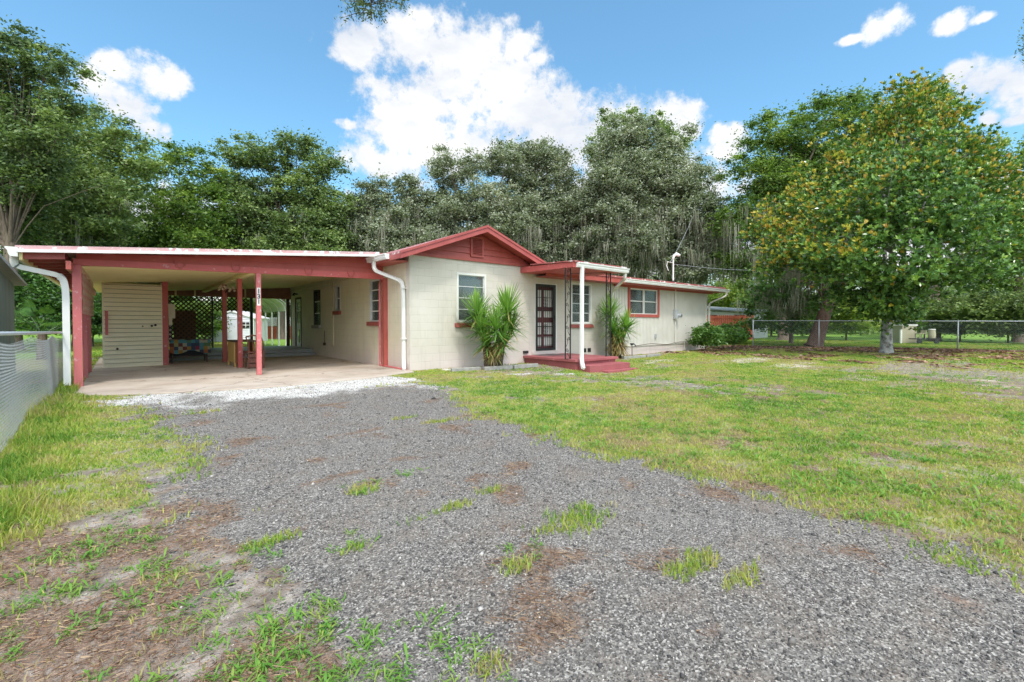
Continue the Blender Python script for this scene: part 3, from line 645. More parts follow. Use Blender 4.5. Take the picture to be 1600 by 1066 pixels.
# ---- gable: lap boards, vent, roof
RX, RZ = 7.68, 3.90; SL = .37
def roofz(x): return RZ-SL*abs(x-RX)
gab = MB(); z = 3.0; bh = .165
while z < RZ-.12:
    z1 = z+bh; hw = (RZ-.10-z)/SL
    a0 = max(XS-.02, RX-hw); a1 = RX+hw if RX+hw < 9.72 else 9.72
    hw1 = max(0, (RZ-.10-z1)/SL); b0 = max(XS-.02, RX-hw1); b1 = min(9.72, RX+hw1)
    if z1 > RZ-.1: z1 = RZ-.1; b0 = b1 = RX
    gab.add([(a0, YF-.045, z), (a1, YF-.045, z), (b1, YF-.015, z1), (b0, YF-.015, z1), (a0, YF+.05, z), (a1, YF+.05, z), (b1, YF+.05, z1), (b0, YF+.05, z1)],
            [(0, 1, 2, 3), (0, 4, 5, 1), (4, 7, 6, 5), (1, 5, 6, 2), (0, 3, 7, 4), (3, 2, 6, 7)])
    z += bh
H(gab, 'gable_siding', M['red'])
H(MB().box(XS-.03, 9.72, YF-.055, YF-.0, 2.955, 3.03), 'frieze_board', M['red'])
vf = MB(); vx0, vx1, vz0, vz1 = 7.48, 7.82, 3.13, 3.60
vf.box(vx0-.05, vx0, YF-.08, YF-.02, vz0-.05, vz1+.05).box(vx1, vx1+.05, YF-.08, YF-.02, vz0-.05, vz1+.05).box(vx0, vx1, YF-.08, YF-.02, vz1, vz1+.05).box(vx0, vx1, YF-.08, YF-.02, vz0-.05, vz0)
gv = H(vf, 'gable_vent', M['red'])
lv = MB(); z = vz0+.01
while z < vz1-.02:
    lv.hexa([(vx0, YF-.075, z), (vx1, YF-.075, z), (vx1, YF-.04, z+.03), (vx0, YF-.04, z+.03), (vx0, YF-.075, z+.008), (vx1, YF-.075, z+.008), (vx1, YF-.04, z+.038), (vx0, YF-.04, z+.038)]); z += .042
lo = lv.build('louvre', M['red'], gv); lo.matrix_parent_inverse = Matrix.Identity(4)
# roof slopes (thin slabs with overhang)
EX0, EX1, RY0 = 5.10, 9.90, 10.12
rf = MB()
def slope(m, xa, za, xb, zb, y0, y1, t):
    m.hexa([(xa, y0, za-t), (xb, y0, zb-t), (xb, y1, zb-t), (xa, y1, za-t), (xa, y0, za), (xb, y0, zb), (xb, y1, zb), (xa, y1, za)])
slope(rf, EX0, roofz(EX0), RX, RZ, RY0, 21.6, .05); slope(rf, RX, RZ, 10.3, roofz(10.3), RY0, 21.6, .05)
roof1 = H(rf, 'roof', M['roofing'], label='maroon gabled roof')
rk = MB()
for xa, xb in ((EX0-.02, RX), (EX1-.02, RX)):
    za, zb = roofz(xa), RZ
    s = 1 if xa < xb else -1
    pts = [(xa, za-.175), (xb, zb-.175), (xb, zb-.052), (xa, za-.052)]
    rk.prism(pts, 'y', RY0-.03, RY0)
H(rk, 'rake_board', M['redfascia'])
dr = MB()
for xa, xb in ((EX0-.03, RX), (EX1+.02, RX)):
    dr.prism([(xa, roofz(xa)-.05), (xb, RZ-.05), (xb, RZ+.012), (xa, roofz(xa)+.012)], 'y', RY0-.05, RY0-.031)
H(dr, 'drip_edge', M['redfascia'])
sf = MB()
for xa, xb in ((EX0, RX), (RX, EX1)):
    za, zb = roofz(xa)-.06, roofz(xb)-.06
    sf.add([(xa, RY0, za-.02), (xb, RY0, zb-.02), (xb, YF, zb-.02), (xa, YF, za-.02), (xa, RY0, za), (xb, RY0, zb), (xb, YF, zb), (xa, YF, za)], [(0, 3, 2, 1), (4, 5, 6, 7), (0, 1, 5, 4), (2, 3, 7, 6)])
H(sf, 'soffit', M['red'])
# small soffit + fascia along the left eave in front of the carport
H(MB().box(EX0-.02, EX0+.01, RY0, 12.3, roofz(EX0)-.17, roofz(EX0)-.052), 'fascia', M['redfascia'])
H(MB().box(EX0+.01, XS-.02, YF+.05, 12.3, roofz(EX0)-.17, roofz(EX0)-.14), 'soffit', M['red'])
def gutter(path0, path1, out, h=.12, wd=.12):      # K style trough between two points; out = outward unit vector
    a = Vector(path0); b = Vector(path1); o = Vector(out); m = MB()
    prof = [(0, 0), (wd*.62, 0), (wd*.78, h*.35), (wd*.80, h*.6), (wd, h*.85), (wd, h), (wd-.012, h), (wd-.012, h*.84), (wd*.72, h*.6), (wd*.68, h*.37), (wd*.58, .01), (.01, .01), (.01, h), (0, h)]
    n = len(prof); V = []
    for p in (a, b): V += [p+o*u+Vector((0, 0, v)) for u, v in prof]
    m.add(V, [(i, (i+1) % n, (i+1) % n+n, i+n) for i in range(n)])
    outer = [0, 1, 2, 3, 4, 5, 13]
    m.add([V[i] for i in outer], [tuple(range(len(outer)))]); m.add([V[i+n] for i in outer], [tuple(range(len(outer)))])
    return m
def rect_pipe(pts, w_=.075, d_=.055):
    m = MB(); pts = [Vector(p) for p in pts]; n = len(pts); b = 0
    for i, p in enumerate(pts):
        d = (pts[min(i+1, n-1)]-pts[max(i-1, 0)]).normalized()
        r = Vector((1, 0, 0)) if abs(d.x) < .8 else Vector((0, 1, 0))
        r = (r-d*r.dot(d)).normalized(); u = d.cross(r)
        m.v += [tuple(p+r*sx*w_/2+u*sy*d_/2) for sx, sy in ((-1, -1), (1, -1), (1, 1), (-1, 1))]
        if i: 
            b = 4*(i-1); m.f += [(b+k, b+(k+1) % 4, b+4+(k+1) % 4, b+4+k) for k in range(4)]
    m.f += [(3, 2, 1, 0), tuple(4*(n-1)+k for k in range(4))]
    return m
def curve(pts, n=5):           # rounded path through control points
    P = [Vector(p) for p in pts]; out = [P[0]]
    for i in range(1, len(P)-1):
        a = P[i]+(P[i-1]-P[i])*.5 if i > 1 else P[i]+(P[i-1]-P[i])*.5; b = P[i]+(P[i+1]-P[i])*.5
        la = min(.14, (P[i-1]-P[i]).length*.45); lb = min(.14, (P[i+1]-P[i]).length*.45)
        a = P[i]+(P[i-1]-P[i]).normalized()*la; b = P[i]+(P[i+1]-P[i]).normalized()*lb
        for k in range(n+1):
            t = k/n; out.append(a*(1-t)**2+P[i]*2*t*(1-t)+b*t*t)
    out.append(P[-1]); return out
# left eave gutter and its downspout at the front corner
H(gutter((EX0-.02, 10.72, 2.815), (EX0-.02, 12.62, 2.835), (-1, 0, 0), .13, .13), 'gutter', M['white'], label='short white gutter at the gable corner')
H(rect_pipe(curve([(5.02, 11.5, 2.83), (5.02, 11.5, 2.60), (5.50, 10.86, 2.30), (5.50, 10.80, 1.9), (5.50, 10.80, .16), (5.42, 10.62, .05)]), .085, .065), 'downspout', M['white'], label='white downspout at the front corner')
for z in (2.1, .8): H(MB().box(5.44, 5.565, 10.74, 10.86, z, z+.025), 'strap', M['white'])
# ---- wing roof
wr = MB(); wz0 = 2.90; wsl = .13
wr.hexa([(9.7, 10.02, wz0-.06), (21.75, 10.02, wz0-.06), (21.75, 15.8, wz0-.06+wsl*5.78), (9.7, 15.8, wz0-.06+wsl*5.78), (9.7, 10.02, wz0), (21.75, 10.02, wz0), (21.75, 15.8, wz0+wsl*5.78), (9.7, 15.8, wz0+wsl*5.78)])
wr.hexa([(9.7, 15.8, wz0-.06+wsl*5.78), (21.75, 15.8, wz0-.06+wsl*5.78), (21.75, 21.6, wz0-.06), (9.7, 21.6, wz0-.06), (9.7, 15.8, wz0+wsl*5.78), (21.75, 15.8, wz0+wsl*5.78), (21.75, 21.6, wz0), (9.7, 21.6, wz0)])
H(wr, 'roof', M['roofing'], label='low maroon roof over the wing')
H(MB().box(9.9, 21.72, 10.05, 10.08, wz0-.235, wz0-.062), 'fascia', M['red'])
H(MB().box(9.95, 21.7, 10.08, YF-.03, wz0-.235, wz0-.215), 'soffit', M['red'])
H(MB().box(13.9, 21.5, YF-.075, YF-.04, 2.60, 2.665), 'frieze_board', M['red'])
eg = MB(); eg.prism([(10.02, wz0-.235), (YF, wz0-.235), (21.2, wz0-.235), (21.6, wz0-.06), (15.8, wz0-.06+wsl*5.78), (10.02, wz0-.06)], 'x', 21.02, 21.05)
H(eg, 'gable_end_board', M['red'])
H(gutter((13.85, 10.05, 2.70), (22.0, 10.05, 2.68), (0, -1, 0), .13, .12), 'gutter', M['white'], label='long white gutter along the wing')
H(rect_pipe(curve([(21.75, 9.99, 2.70), (21.75, 9.99, 2.52), (21.10, 10.50, 2.16), (21.10, 10.50, 1.9), (21.10, 10.50, .12)]), .08, .06), 'downspout', M['rib_cream'], label='cream downspout at the far corner of the wing')
# ---- windows
def win_y(hole, y, rows, cols, sillm=M['brick_sill'], trim=M['whitetrim'], trimw=.055, curt=True, depth=.09, sill=True, label=None, par_frame=None):
    a, b, c, d = hole; t = trimw; f = MB(); yo = y-.012; yi = y+depth
    f.box(a-.0, a+t, yo, yi, c, d).box(b-t, b, yo, yi, c, d).box(a+t, b-t, yo, yi, d-t, d).box(a+t, b-t, yo, yi, c, c+t*.8)
    win = H(f, 'window', trim, label=label)
    ia, ib, ic, id_ = a+t, b-t, c+t*.8, d-t; s = MB(); bw = .022
    ys = y+.045
    for i in range(rows+1):
        z = ic+(id_-ic)*i/rows; z0 = min(max(z-bw/2, ic), id_-bw); s.box(ia, ib, ys-.012, ys+.012, z0, z0+bw)
    for j in range(cols+1):
        xx = ia+(ib-ia)*j/cols; x0 = min(max(xx-bw/2, ia), ib-bw); s.box(x0, x0+bw, ys-.014, ys+.014, ic+bw, id_-bw)
    s = s.build('sash', M['sash'], win)
    MB().box(ia, ib, ys+.002, ys+.006, ic, id_).build('pane', M['glass'], win)
    if curt:
        n = 60
        gaps = curt if isinstance(curt, list) else [(0, 1)]
        for g0, g1 in gaps:
            V = []; F = []; k0 = 0
            for i in range(n+1):
                tt = g0+(g1-g0)*i/n; xx = ia+(ib-ia)*tt; yy = ys+.10+.022*math.sin(i*1.15)+.01*math.sin(i*.43)
                V += [(xx, yy, ic-.02), (xx, yy, id_+.02)]
            F += [(k0+2*i, k0+2*i+2, k0+2*i+3, k0+2*i+1) for i in range(n)]
            cu = MB(); cu.v = V; cu.f = F; cu.build('curtain', M['curtain'], win, smooth=True)
    if sill:
        sm = MB(); sm.hexa([(a-.07, y-.075, c-.14), (b+.05, y-.075, c-.14), (b+.05, y+.05, c-.14), (a-.07, y+.05, c-.14), (a-.07, y-.06, c-.045), (b+.05, y-.06, c-.045), (b+.05, y+.05, c-.0), (a-.07, y+.05, c-.0)])
        sm.build('sill', sillm, win, bevel=.006)
    return win
for o_ in [1]:
    win_y(W1, YF, 4, 1, curt=None, label='tall window behind the large yucca')
    win_y(W2, YF, 4, 1, curt=[(0, .62), (.72, 1)], label='window beside the porch post with pale curtains')
# wing window with maroon trim, two sliding sashes each with a rail
wt = MB(); a, b, c, d = W3; t = .12
wt.box(a-t, a, wy-.03, wy+.05, c-t, d+t).box(b, b+t, wy-.03, wy+.05, c-t, d+t).box(a, b, wy-.03, wy+.05, d, d+t).box(a, b, wy-.03, wy+.05, c-t, c)
w3 = H(wt, 'window', M['red'], label='double window with maroon surround')
for (sa, sb) in ((a, (a+b)/2-.01), ((a+b)/2+.01, b)):
    s = MB(); s.box(sa, sa+.035, wy+.0, wy+.04, c, d).box(sb-.035, sb, wy+.0, wy+.04, c, d).box(sa+.035, sb-.035, wy+.0, wy+.04, d-.05, d).box(sa+.035, sb-.035, wy, wy+.04, c, c+.03).box(sa+.035, sb-.035, wy-.005, wy+.045, (c+d)/2-.012, (c+d)/2+.02)
    s.build('sash', M['whitetrim'], w3)
MB().box(a+.03, b-.03, wy+.055, wy+.06, c+.02, d-.02).build('pane', M['glass'], w3)
for g0, g1 in ((.30, .47), (.50, .535), (.80, .97)):
    cu = MB(); n = 24
    for i in range(n+1):
        xx = a+(b-a)*(g0+(g1-g0)*i/n); yy = wy+.14+.02*math.sin(i*1.3); cu.v += [(xx, yy, c), (xx, yy, d)]
    cu.f += [(2*i, 2*i+2, 2*i+3, 2*i+1) for i in range(n)]
    cu.build('curtain', M['curtain'], w3, smooth=True)
# side-wall windows under the carport
def win_x(y0, y1, z0, z1, rows, trim, sillm, label, cols=1):
    t = .04; f = MB(); xo = XS-.015; xi = XS+.08
    f.box(xo, xi, y0, y0+t, z0, z1).box(xo, xi, y1-t, y1, z0, z1).box(xo, xi, y0+t, y1-t, z1-t, z1).box(xo, xi, y0+t, y1-t, z0, z0+t)
    win = H(f, 'window', trim, label=label); s = MB()
    s.box(XS+.025, XS+.045, y0+t, y0+t+.02, z0+t, z1-t)
    for i in range(1, rows):
        z = z0+(z1-z0)*i/rows; s.box(XS+.02, XS+.05, y0+t, y1-t, z-.014, z+.014)
    s.build('sash', M['whitetrim'], win); MB().box(XS+.052, XS+.057, y0+t, y1-t, z0+t, z1-t).build('pane', M['glass'], win)
    MB().box(XS-.09, XS+.05, y0-.06, y1+.06, z0-.12, z0-.002).build('sill', sillm, win, bevel=.006)
win_x(12.32, 13.05, 1.26, 2.48, 4, M['sash'], M['brick_sill'], 'white sashed window by the front of the carport')
win_x(15.45, 15.93, 1.63, 2.49, 2, M['sash'], M['brick_sill'], 'small high window in the carport wall')
win_x(17.5, 18.25, 1.15, 2.47, 3, M['iron'], M['stone'], 'dark framed window near the back door')
# back door in the side wall
dd = MB(); dd.box(XS-.02, XS+.06, 19.86, 19.93, .26, 2.29).box(XS-.02, XS+.06, 20.64, 20.71, .26, 2.29).box(XS-.02, XS+.06, 19.93, 20.64, 2.22, 2.29)
H(dd, 'door_frame', M['dkbrown'])
sd_ = H(MB().box(XS+.015, XS+.05, 19.935, 20.635, .26, 1.25).box(XS+.015, XS+.05, 19.935, 20.03, 1.25, 2.215).box(XS+.015, XS+.05, 20.54, 20.635, 1.25, 2.215).box(XS+.015, XS+.05, 20.03, 20.54, 1.70, 1.76).box(XS+.015, XS+.05, 20.03, 20.54, 2.08, 2.215), 'storm_door', M['whitetrim'])
MB().box(XS+.03, XS+.036, 20.03, 20.54, 1.25, 2.08).box(XS+.008, XS+.014, 20.18, 20.4, .42, .98).build('pane', M['glass'], sd_)
# ---- security door
DX0, DX1, DZ0, DZ1 = DOORH; dy = YF-.03
cf = MB(); cf.box(DX0-.0, DX0+.03, YF-.01, YF+.12, DZ0, DZ1).box(DX1-.06, DX1, YF-.01, YF+.12, DZ0, DZ1).box(DX0+.03, DX1-.06, YF-.01, YF+.12, DZ1-.03, DZ1)
H(cf, 'door_frame', M['whitetrim'])
H(MB().box(9.8, 11.05, YF-.035, YF+.1, DZ0-.13, DZ0-.003), 'threshold', M['cream'])
ax, bx, az_, bz = DX0+.02, DX1-.08, DZ0+.02, DZ1-.04
g = MB(); st = .075
g.box(ax, ax+st, dy, dy+.035, az_, bz).box(bx-st*1.5, bx, dy, dy+.035, az_, bz).box(ax+st, bx-st*1.5, dy, dy+.035, bz-st, bz).box(ax+st, bx-st*1.5, dy, dy+.035, az_, az_+st*.8)
ia, ib = ax+st, bx-st*1.5
for i in range(1, 8):
    xx = ia+(ib-ia)*i/8; g.box(xx-.006, xx+.006, dy+.01, dy+.022, az_+st*.8, bz-st)
for fz in (.075, .19, .36, .60, .80, .915):
    zz_ = az_+(bz-az_)*fz; g.box(ia, ib, dy+.006, dy+.012, zz_-.007, zz_+.007)
for fz in (.36, .60): zz_ = az_+(bz-az_)*fz; g.box(ia, ib, dy+.004, dy+.03, zz_-.014, zz_+.014)
def scroll(m, cx_, cz, y, rr, turn=1.6, s=1, ph=0, axis='x', w_=.006, zs=1):
    pts = []
    for k in range(16):
        t = k/15; an = ph+s*t*turn*2*math.pi; q = rr*(1-.75*t)
        pts.append((cx_+q*math.cos(an), y, cz+zs*q*math.sin(an)))
    m.tube(pts, w_, 5)
mid = (ia+ib)/2
for fz in (.72, .30):
    zc = az_+(bz-az_)*fz
    for s in (1, -1):
        for dz, r_ in ((.16, .045), (.07, .055), (-.04, .055), (-.13, .045)):
            scroll(g, mid+.035*s, zc+dz, dy-.0, r_, 1.3, s, 0 if s > 0 else math.pi, w_=.005)
for zc in (az_+(bz-az_)*.70, az_+(bz-az_)*.48, az_+(bz-az_)*.28):
    pass
secd = H(g, 'security_door', M['iron'], label='black iron security door with scrollwork')
MB().box(bx-.07, bx-.03, dy-.03, dy, 1.35, 1.47).build('lock_plate', M['iron'], secd)
idr = H(MB().box(ax, bx, YF+.10, YF+.14, az_, bz), 'inner_door', M['reddoor'])
ip = MB()
pan = MB()
for (fa, fb) in ((.06, .40), (.52, .94)):
    for (za, zb) in ((.06, .20), (.24, .42), (.50, .60), (.66, .92)):
        pan.box(ax+(bx-ax)*fa, ax+(bx-ax)*fb, YF+.085, YF+.098, az_+(bz-az_)*za, az_+(bz-az_)*zb)
pan.build('door_panel', M['curtain'], idr, bevel=.004)
# ---- porch
PZ = .216
pm = MB(); pm.box(9.43, 11.36, 8.44, YF-.003, PZ-.075, PZ); H(pm, 'porch_slab', M['porch'], bevel=.01)
H(MB().box(9.50, 11.29, 8.51, YF-.003, -.4, PZ-.076), 'porch_base', M['porch'])
H(MB().box(9.62, 11.42, 8.08, 8.507, -.4, .06), 'porch_step', M['porch'], bevel=.01)
H(MB().box(10.1, 11.55, 7.86, 8.075, -.4, -.10), 'step_pad', M['porch'], bevel=.008)
H(MB().box(9.75, 10.65, 9.95, 10.5, PZ+.001, PZ+.016), 'doormat', mat('grey_doormat', (.22, .17, .16), (.14, .10, .10), 30, .95, .5, 90))
cz0, cz1 = 2.74, 2.91
cp = MB(); cp.hexa([(9.32, 8.42, cz0), (11.6, 8.42, cz0), (11.6, YF+.0-.01, cz0+.02), (9.32, YF-.01, cz0+.02), (9.32, 8.42, cz1-.03), (11.6, 8.42, cz1-.03), (11.6, YF-.01, cz1+.02), (9.32, YF-.01, cz1+.02)])
H(cp, 'porch_roof', M['pinkred'])
H(MB().hexa([(9.28, 8.36, cz1-.028), (11.64, 8.36, cz1-.028), (11.64, 10.10, cz1+.04), (9.28, 10.10, cz1+.04), (9.28, 8.36, cz1+.0), (11.64, 8.36, cz1+.0), (11.64, 10.10, cz1+.07), (9.28, 10.10, cz1+.07)]), 'porch_roofing', M['roofing'])
H(gutter((9.42, 8.415, cz0), (11.7, 8.415, cz0-.01), (0, -1, 0), .13, .12), 'gutter', M['white'], label='white gutter across the porch front')
H(rect_pipe(curve([(9.60, 8.35, 2.75), (9.60, 8.36, 2.55), (9.60, 8.36, .16), (9.43, 8.16, .0)]), .09, .07), 'downspout', M['white'], label='white downspout in front of the porch post')
H(rect_pipe(curve([(11.62, 8.40, 2.76), (11.62, 8.42, 2.56), (13.72, 10.45, 2.40), (13.76, 10.54, 2.1), (13.76, 10.54, .5)]), .08, .06), 'downspout', M['whitetrim'], label='downspout running back from the porch gutter')
def iron_col(x0, x1, y, z0, z1):
    m = MB()
    for xx in (x0, x1): m.bar((xx, y, z0), (xx, y, z1), .026, .026, up=(0, 1, 0))
    m.box(x0-.02, x1+.02, y-.02, y+.02, z0, z0+.01)
    cx_ = (x0+x1)/2; hw = (x1-x0)/2-.013; n = 8; L = (z1-z0)/n
    for i in range(n):
        zc = z0+L*(i+.5); s = 1 if i % 2 else -1
        pts = []
        # S scroll: tight spiral at one side, sweep to the other
        for k in range(14):
            t = k/13; an = t*2.6*math.pi; q = .012+.045*t
            pts.append((cx_+s*(hw-.058)+q*math.cos(an+1.2)*s, y, zc+.10-q*math.sin(an+1.2)))
        m.tube(pts, .008, 5)
        m.tube([pts[-1], (cx_, y, zc-.02), (cx_-s*hw*.95, y, zc-L*.45)], .008, 5)
    return m
H(iron_col(9.33, 9.53, 8.72, PZ, 2.75), 'porch_post', M['iron'], label='left black scrollwork porch post')
H(iron_col(11.12, 11.32, 8.72, PZ, 2.75), 'porch_post', M['iron'], label='right black scrollwork porch post')
H(MB().tube([(9.53, 8.74, 2.60), (10.6, 8.9, 2.70), (11.15, 8.72, 2.74)], .008, 5), 'cable', M['iron'])
# crawl vents, meter, conduit, faucet, pipes
for xx in (11.83+.4, 12.48): 
    vo = H(MB().box(xx, xx+.17, YF-.012, YF+.02, .20, .34), 'crawl_vent', M['iron'])
H(MB().box(8.98+.45, 9.62, YF-.05, YF-.002, .28, .36), 'hose_bib', M['iron'])
mt_ = H(MB().box(18.02, 18.26, wy-.13, wy-.006, 1.42, 1.80), 'meter_box', M['galvw'])
MB().tube([(18.3, wy-.12, 1.55), (18.3, wy-.24, 1.55)], .085, 16).build('meter', M['galvw'], mt_)
MB().tube([(18.3, wy-.235, 1.55), (18.3, wy-.26, 1.55)], .06, 16).build('meter_glass', M['glass'], mt_)
H(MB().tube([(18.14, wy-.05, 1.80), (18.14, wy-.05, 2.68)], .026, 8).tube([(18.14, wy-.045, 1.42), (18.14, wy-.045, .38)], .014, 6).tube([(18.14, wy-.045, .40), (18.9, wy-.04, .40), (18.95, wy-.04, .1)], .012, 6), 'conduit', M['rib_cream'])
H(MB().box(16.62, 16.74, wy-.05, wy-.006, .62, .78), 'outlet_cover', M['galvw'])
H(MB().tube([(15.1, wy-.10, .34), (16.2, wy-.11, .40), (17.4, wy-.10, .33), (18.4, wy-.10, .41), (19.0, wy-.10, .40), (19.6, wy-.10, .36), (20.2, wy-.1, .33)], .012, 6), 'cable', M['dkbrown'], label='dark cable sagging along the foundation')
fb = MB(); fb.tube([(14.55, 10.2, 0), (14.55, 10.2, .42)], .016, 6).tube([(14.48, 10.2, .40), (14.62, 10.15, .44), (14.68, 10.12, .36)], .02, 6).box(14.5, 14.6, 10.15, 10.25, .42, .47)
tag(fb.build('water_spigot', M['iron'], None), 'dark standing water spigot beside the ribbed wing wall', 'spigot')
# service mast on the wing roof
ms = MB(); mx_, my = 20.47-.0, 12.0
ms.tube([(mx_, my, 3.05), (mx_, my, 4.38)], .036, 10); mo = H(ms, 'service_mast', M['white'])
MB().tube([(mx_-.02, my, 4.36), (mx_+.02, my-.02, 4.5), (mx_+.12, my-.1, 4.58), (mx_+.24, my-.2, 4.52)], [.05, .07, .095, .06], 12).build('weatherhead', M['white'], mo)
MB().tube([(mx_-.02, my, 4.15), (mx_-.35, my+.1, 4.20), (mx_-.42, my+.1, 4.0), (mx_-.44, my, 3.75)], .016, 6).build('cable', M['whitetrim'], mo)
MB().tube([(mx_, my, 3.04), (mx_, my, 3.30)], [.13, .07], 12).build('flashing', M['iron'], mo)

# ================================================================== CARPORT (attached to the house)
YB = 11.91; PXs = -.65
def ceil_z(x): return 2.295+.0765*(x+.42)
def top_z(x): return 2.625+.0825*x
def sheet(m, x0, x1, y0, y1, zf, t):
    m.hexa([(x0, y0, zf(x0)-t), (x1, y0, zf(x1)-t), (x1, y1, zf(x1)-t), (x0, y1, zf(x0)-t), (x0, y0, zf(x0)), (x1, y0, zf(x1)), (x1, y1, zf(x1)), (x0, y1, zf(x0))])
sm = MB(); sheet(sm, -1.36, 5.60, 11.42, 21.9, top_z, .05); H(sm, 'roof', M['roofing'], label='low carport roof')
ed = MB(); sheet(ed, -1.38, 5.12, 11.385, 11.419, lambda x: top_z(x)+.02, .10); H(ed, 'roof_edge', M['roofedge'])
ed = MB(); sheet(ed, -1.36, 5.12, 11.35, 11.384, lambda x: top_z(x)-.05, .05); H(ed, 'drip_edge', M['whitetrim'])
# ceiling boards
cb = MB(); yy = 12.0
while yy < 21.35:
    cb.hexa([(PXs, yy, ceil_z(PXs)), (XS-.002, yy, ceil_z(XS)), (XS-.002, yy+.118, ceil_z(XS)), (PXs, yy+.118, ceil_z(PXs)), (PXs, yy, ceil_z(PXs)+.02), (XS-.002, yy, ceil_z(XS)+.02), (XS-.002, yy+.118, ceil_z(XS)+.02), (PXs, yy+.118, ceil_z(PXs)+.02)]); yy += .125
H(cb, 'ceiling_boards', M['ceil'])
# front beam and the wedge of clapboards above it
def beam_b(x): return 2.305+.0185*(x+.6)
bm_ = MB(); bm_.hexa([(PXs-.05, YB-.05, beam_b(PXs)), (XS-.12, YB-.05, beam_b(XS-.1)), (XS-.12, YB+.05, beam_b(XS-.1)), (PXs-.05, YB+.05, beam_b(PXs)), (PXs-.05, YB-.05, beam_b(PXs)+.115), (XS-.12, YB-.05, beam_b(XS-.1)+.155), (XS-.12, YB+.05, beam_b(XS-.1)+.155), (PXs-.05, YB+.05, beam_b(PXs)+.115)])
H(bm_, 'front_beam', M['pinkred'])  # brighter rose than the siding above: sunlit band put into its colour
fs = MB(); n = 40
for row in range(4):
    for i in range(n):
        xa = PXs+(XS-.12-PXs)*i/n; xb = PXs+(XS-.12-PXs)*(i+1)/n
        def lo(x): return beam_b(x)+.115+.04*(x-PXs)/6.1+.16*row*(.9+.0*x)
        za, zb = lo(xa), lo(xb); ta, tb = min(za+.15, top_z(xa)-.055), min(zb+.15, top_z(xb)-.055)
        if ta-za < .003 or tb-zb < .003: continue
        fs.hexa([(xa, YB-.045, za), (xb, YB-.045, zb), (xb, YB+.03, zb), (xa, YB+.03, za), (xa, YB-.015, ta), (xb, YB-.015, tb), (xb, YB+.03, tb), (xa, YB+.03, ta)])
H(fs, 'front_siding', M['red'])
yy = 11.50
while yy < 21.6:       # rafter tails sticking out on the left
    xa, xb = -1.30, PXs-.13
    H(MB().hexa([(xa, yy, top_z(xa)-.20), (xb, yy, top_z(xb)-.20), (xb, yy+.045, top_z(xb)-.20), (xa, yy+.045, top_z(xa)-.20), (xa, yy, top_z(xa)-.055), (xb, yy, top_z(xb)-.055), (xb, yy+.045, top_z(xb)-.055), (xa, yy+.045, top_z(xa)-.055)]), 'rafter', M['red'])
    yy += .61
fr_ = MB(); fr_.hexa([(-1.30, 11.43, top_z(-1.3)-.21), (5.1, 11.43, top_z(5.1)-.17), (5.1, 11.47, top_z(5.1)-.17), (-1.3, 11.47, top_z(-1.3)-.21), (-1.3, 11.43, top_z(-1.3)-.055), (5.1, 11.43, top_z(5.1)-.055), (5.1, 11.47, top_z(5.1)-.055), (-1.3, 11.47, top_z(-1.3)-.055)])
H(MB().hexa([(-1.34, 11.43, top_z(-1.34)-.22), (-1.30, 11.43, top_z(-1.3)-.22), (-1.30, 21.8, top_z(-1.3)-.22), (-1.34, 21.8, top_z(-1.34)-.22), (-1.34, 11.43, top_z(-1.34)-.055), (-1.30, 11.43, top_z(-1.3)-.055), (-1.30, 21.8, top_z(-1.3)-.055), (-1.34, 21.8, top_z(-1.34)-.055)]), 'fascia', M['ceil'])
H(MB().hexa([(PXs-.12, 11.46, 2.18), (PXs-.05, 11.46, 2.18), (PXs-.05, 21.6, 2.18), (PXs-.12, 21.6, 2.18), (PXs-.12, 11.46, 2.33), (PXs-.05, 11.46, 2.33), (PXs-.05, 21.6, 2.33), (PXs-.12, 21.6, 2.33)]), 'side_beam', M['red'])
H(gutter((-1.345, 11.36, 2.34), (-1.345, 21.8, 2.32), (-1, 0, 0), .16, .15), 'gutter', M['whitetrim'], label='white gutter along the carport side')
H(rect_pipe(curve([(-1.42, 11.62, 2.36), (-1.42, 11.62, 2.20), (-.84, 11.84, 2.08), (-.80, 11.86, 1.85), (-.80, 11.86, .05)], 7), .10, .085), 'downspout', M['white'], label='white downspout at the left carport post')
H(MB().tube([(5.545, 12.23, 2.42), (5.50, 12.2, 2.3), (5.50, 12.2, .02)], .038, 8).tube([(5.50, 12.2, .03), (5.50, 11.5, .03), (5.48, 10.66, .02)], .032, 8), 'drain_pipe', M['pinkpost'])
def post(x, y, wdt, z0, z1, m, label=None): return H(MB().box(x-wdt/2, x+wdt/2, y-wdt/2, y+wdt/2, z0, z1), 'post', m, label=label, bevel=.006)
post(PXs, YB, .13, -.05, beam_b(PXs)+.0, M['pinkpost'], 'front left carport post')
p131 = post(2.40, YB, .10, .018, beam_b(2.4), M['pinkpost'], 'front carport post with the house number')
H(MB().box(XS-.115, XS-.004, YB-.055, YB+.055, .018, 2.45), 'post', M['red'], label='post against the house wall')
post(2.41, 14.2, .11, .018, ceil_z(2.4)-.10, M['pinkred'], 'second centre carport post')  # inner posts get darker reds than the front ones, shade put into their paint
post(2.41, 16.65, .12, .018, ceil_z(2.4)-.10, M['red'], 'third centre carport post')
post(.93, 16.50, .14, .018, ceil_z(.93), M['pinkred'], 'post at the corner of the board-clad store')
for yy in (13.7, 15.3): post(PXs+.02, yy, .07, -.05, 2.30, M['pinkpost'], None)
H(MB().box(2.34, 2.48, 12.0, 21.3, ceil_z(2.4)-.10, ceil_z(2.4)-.005), 'ceiling_beam', M['ceil'])
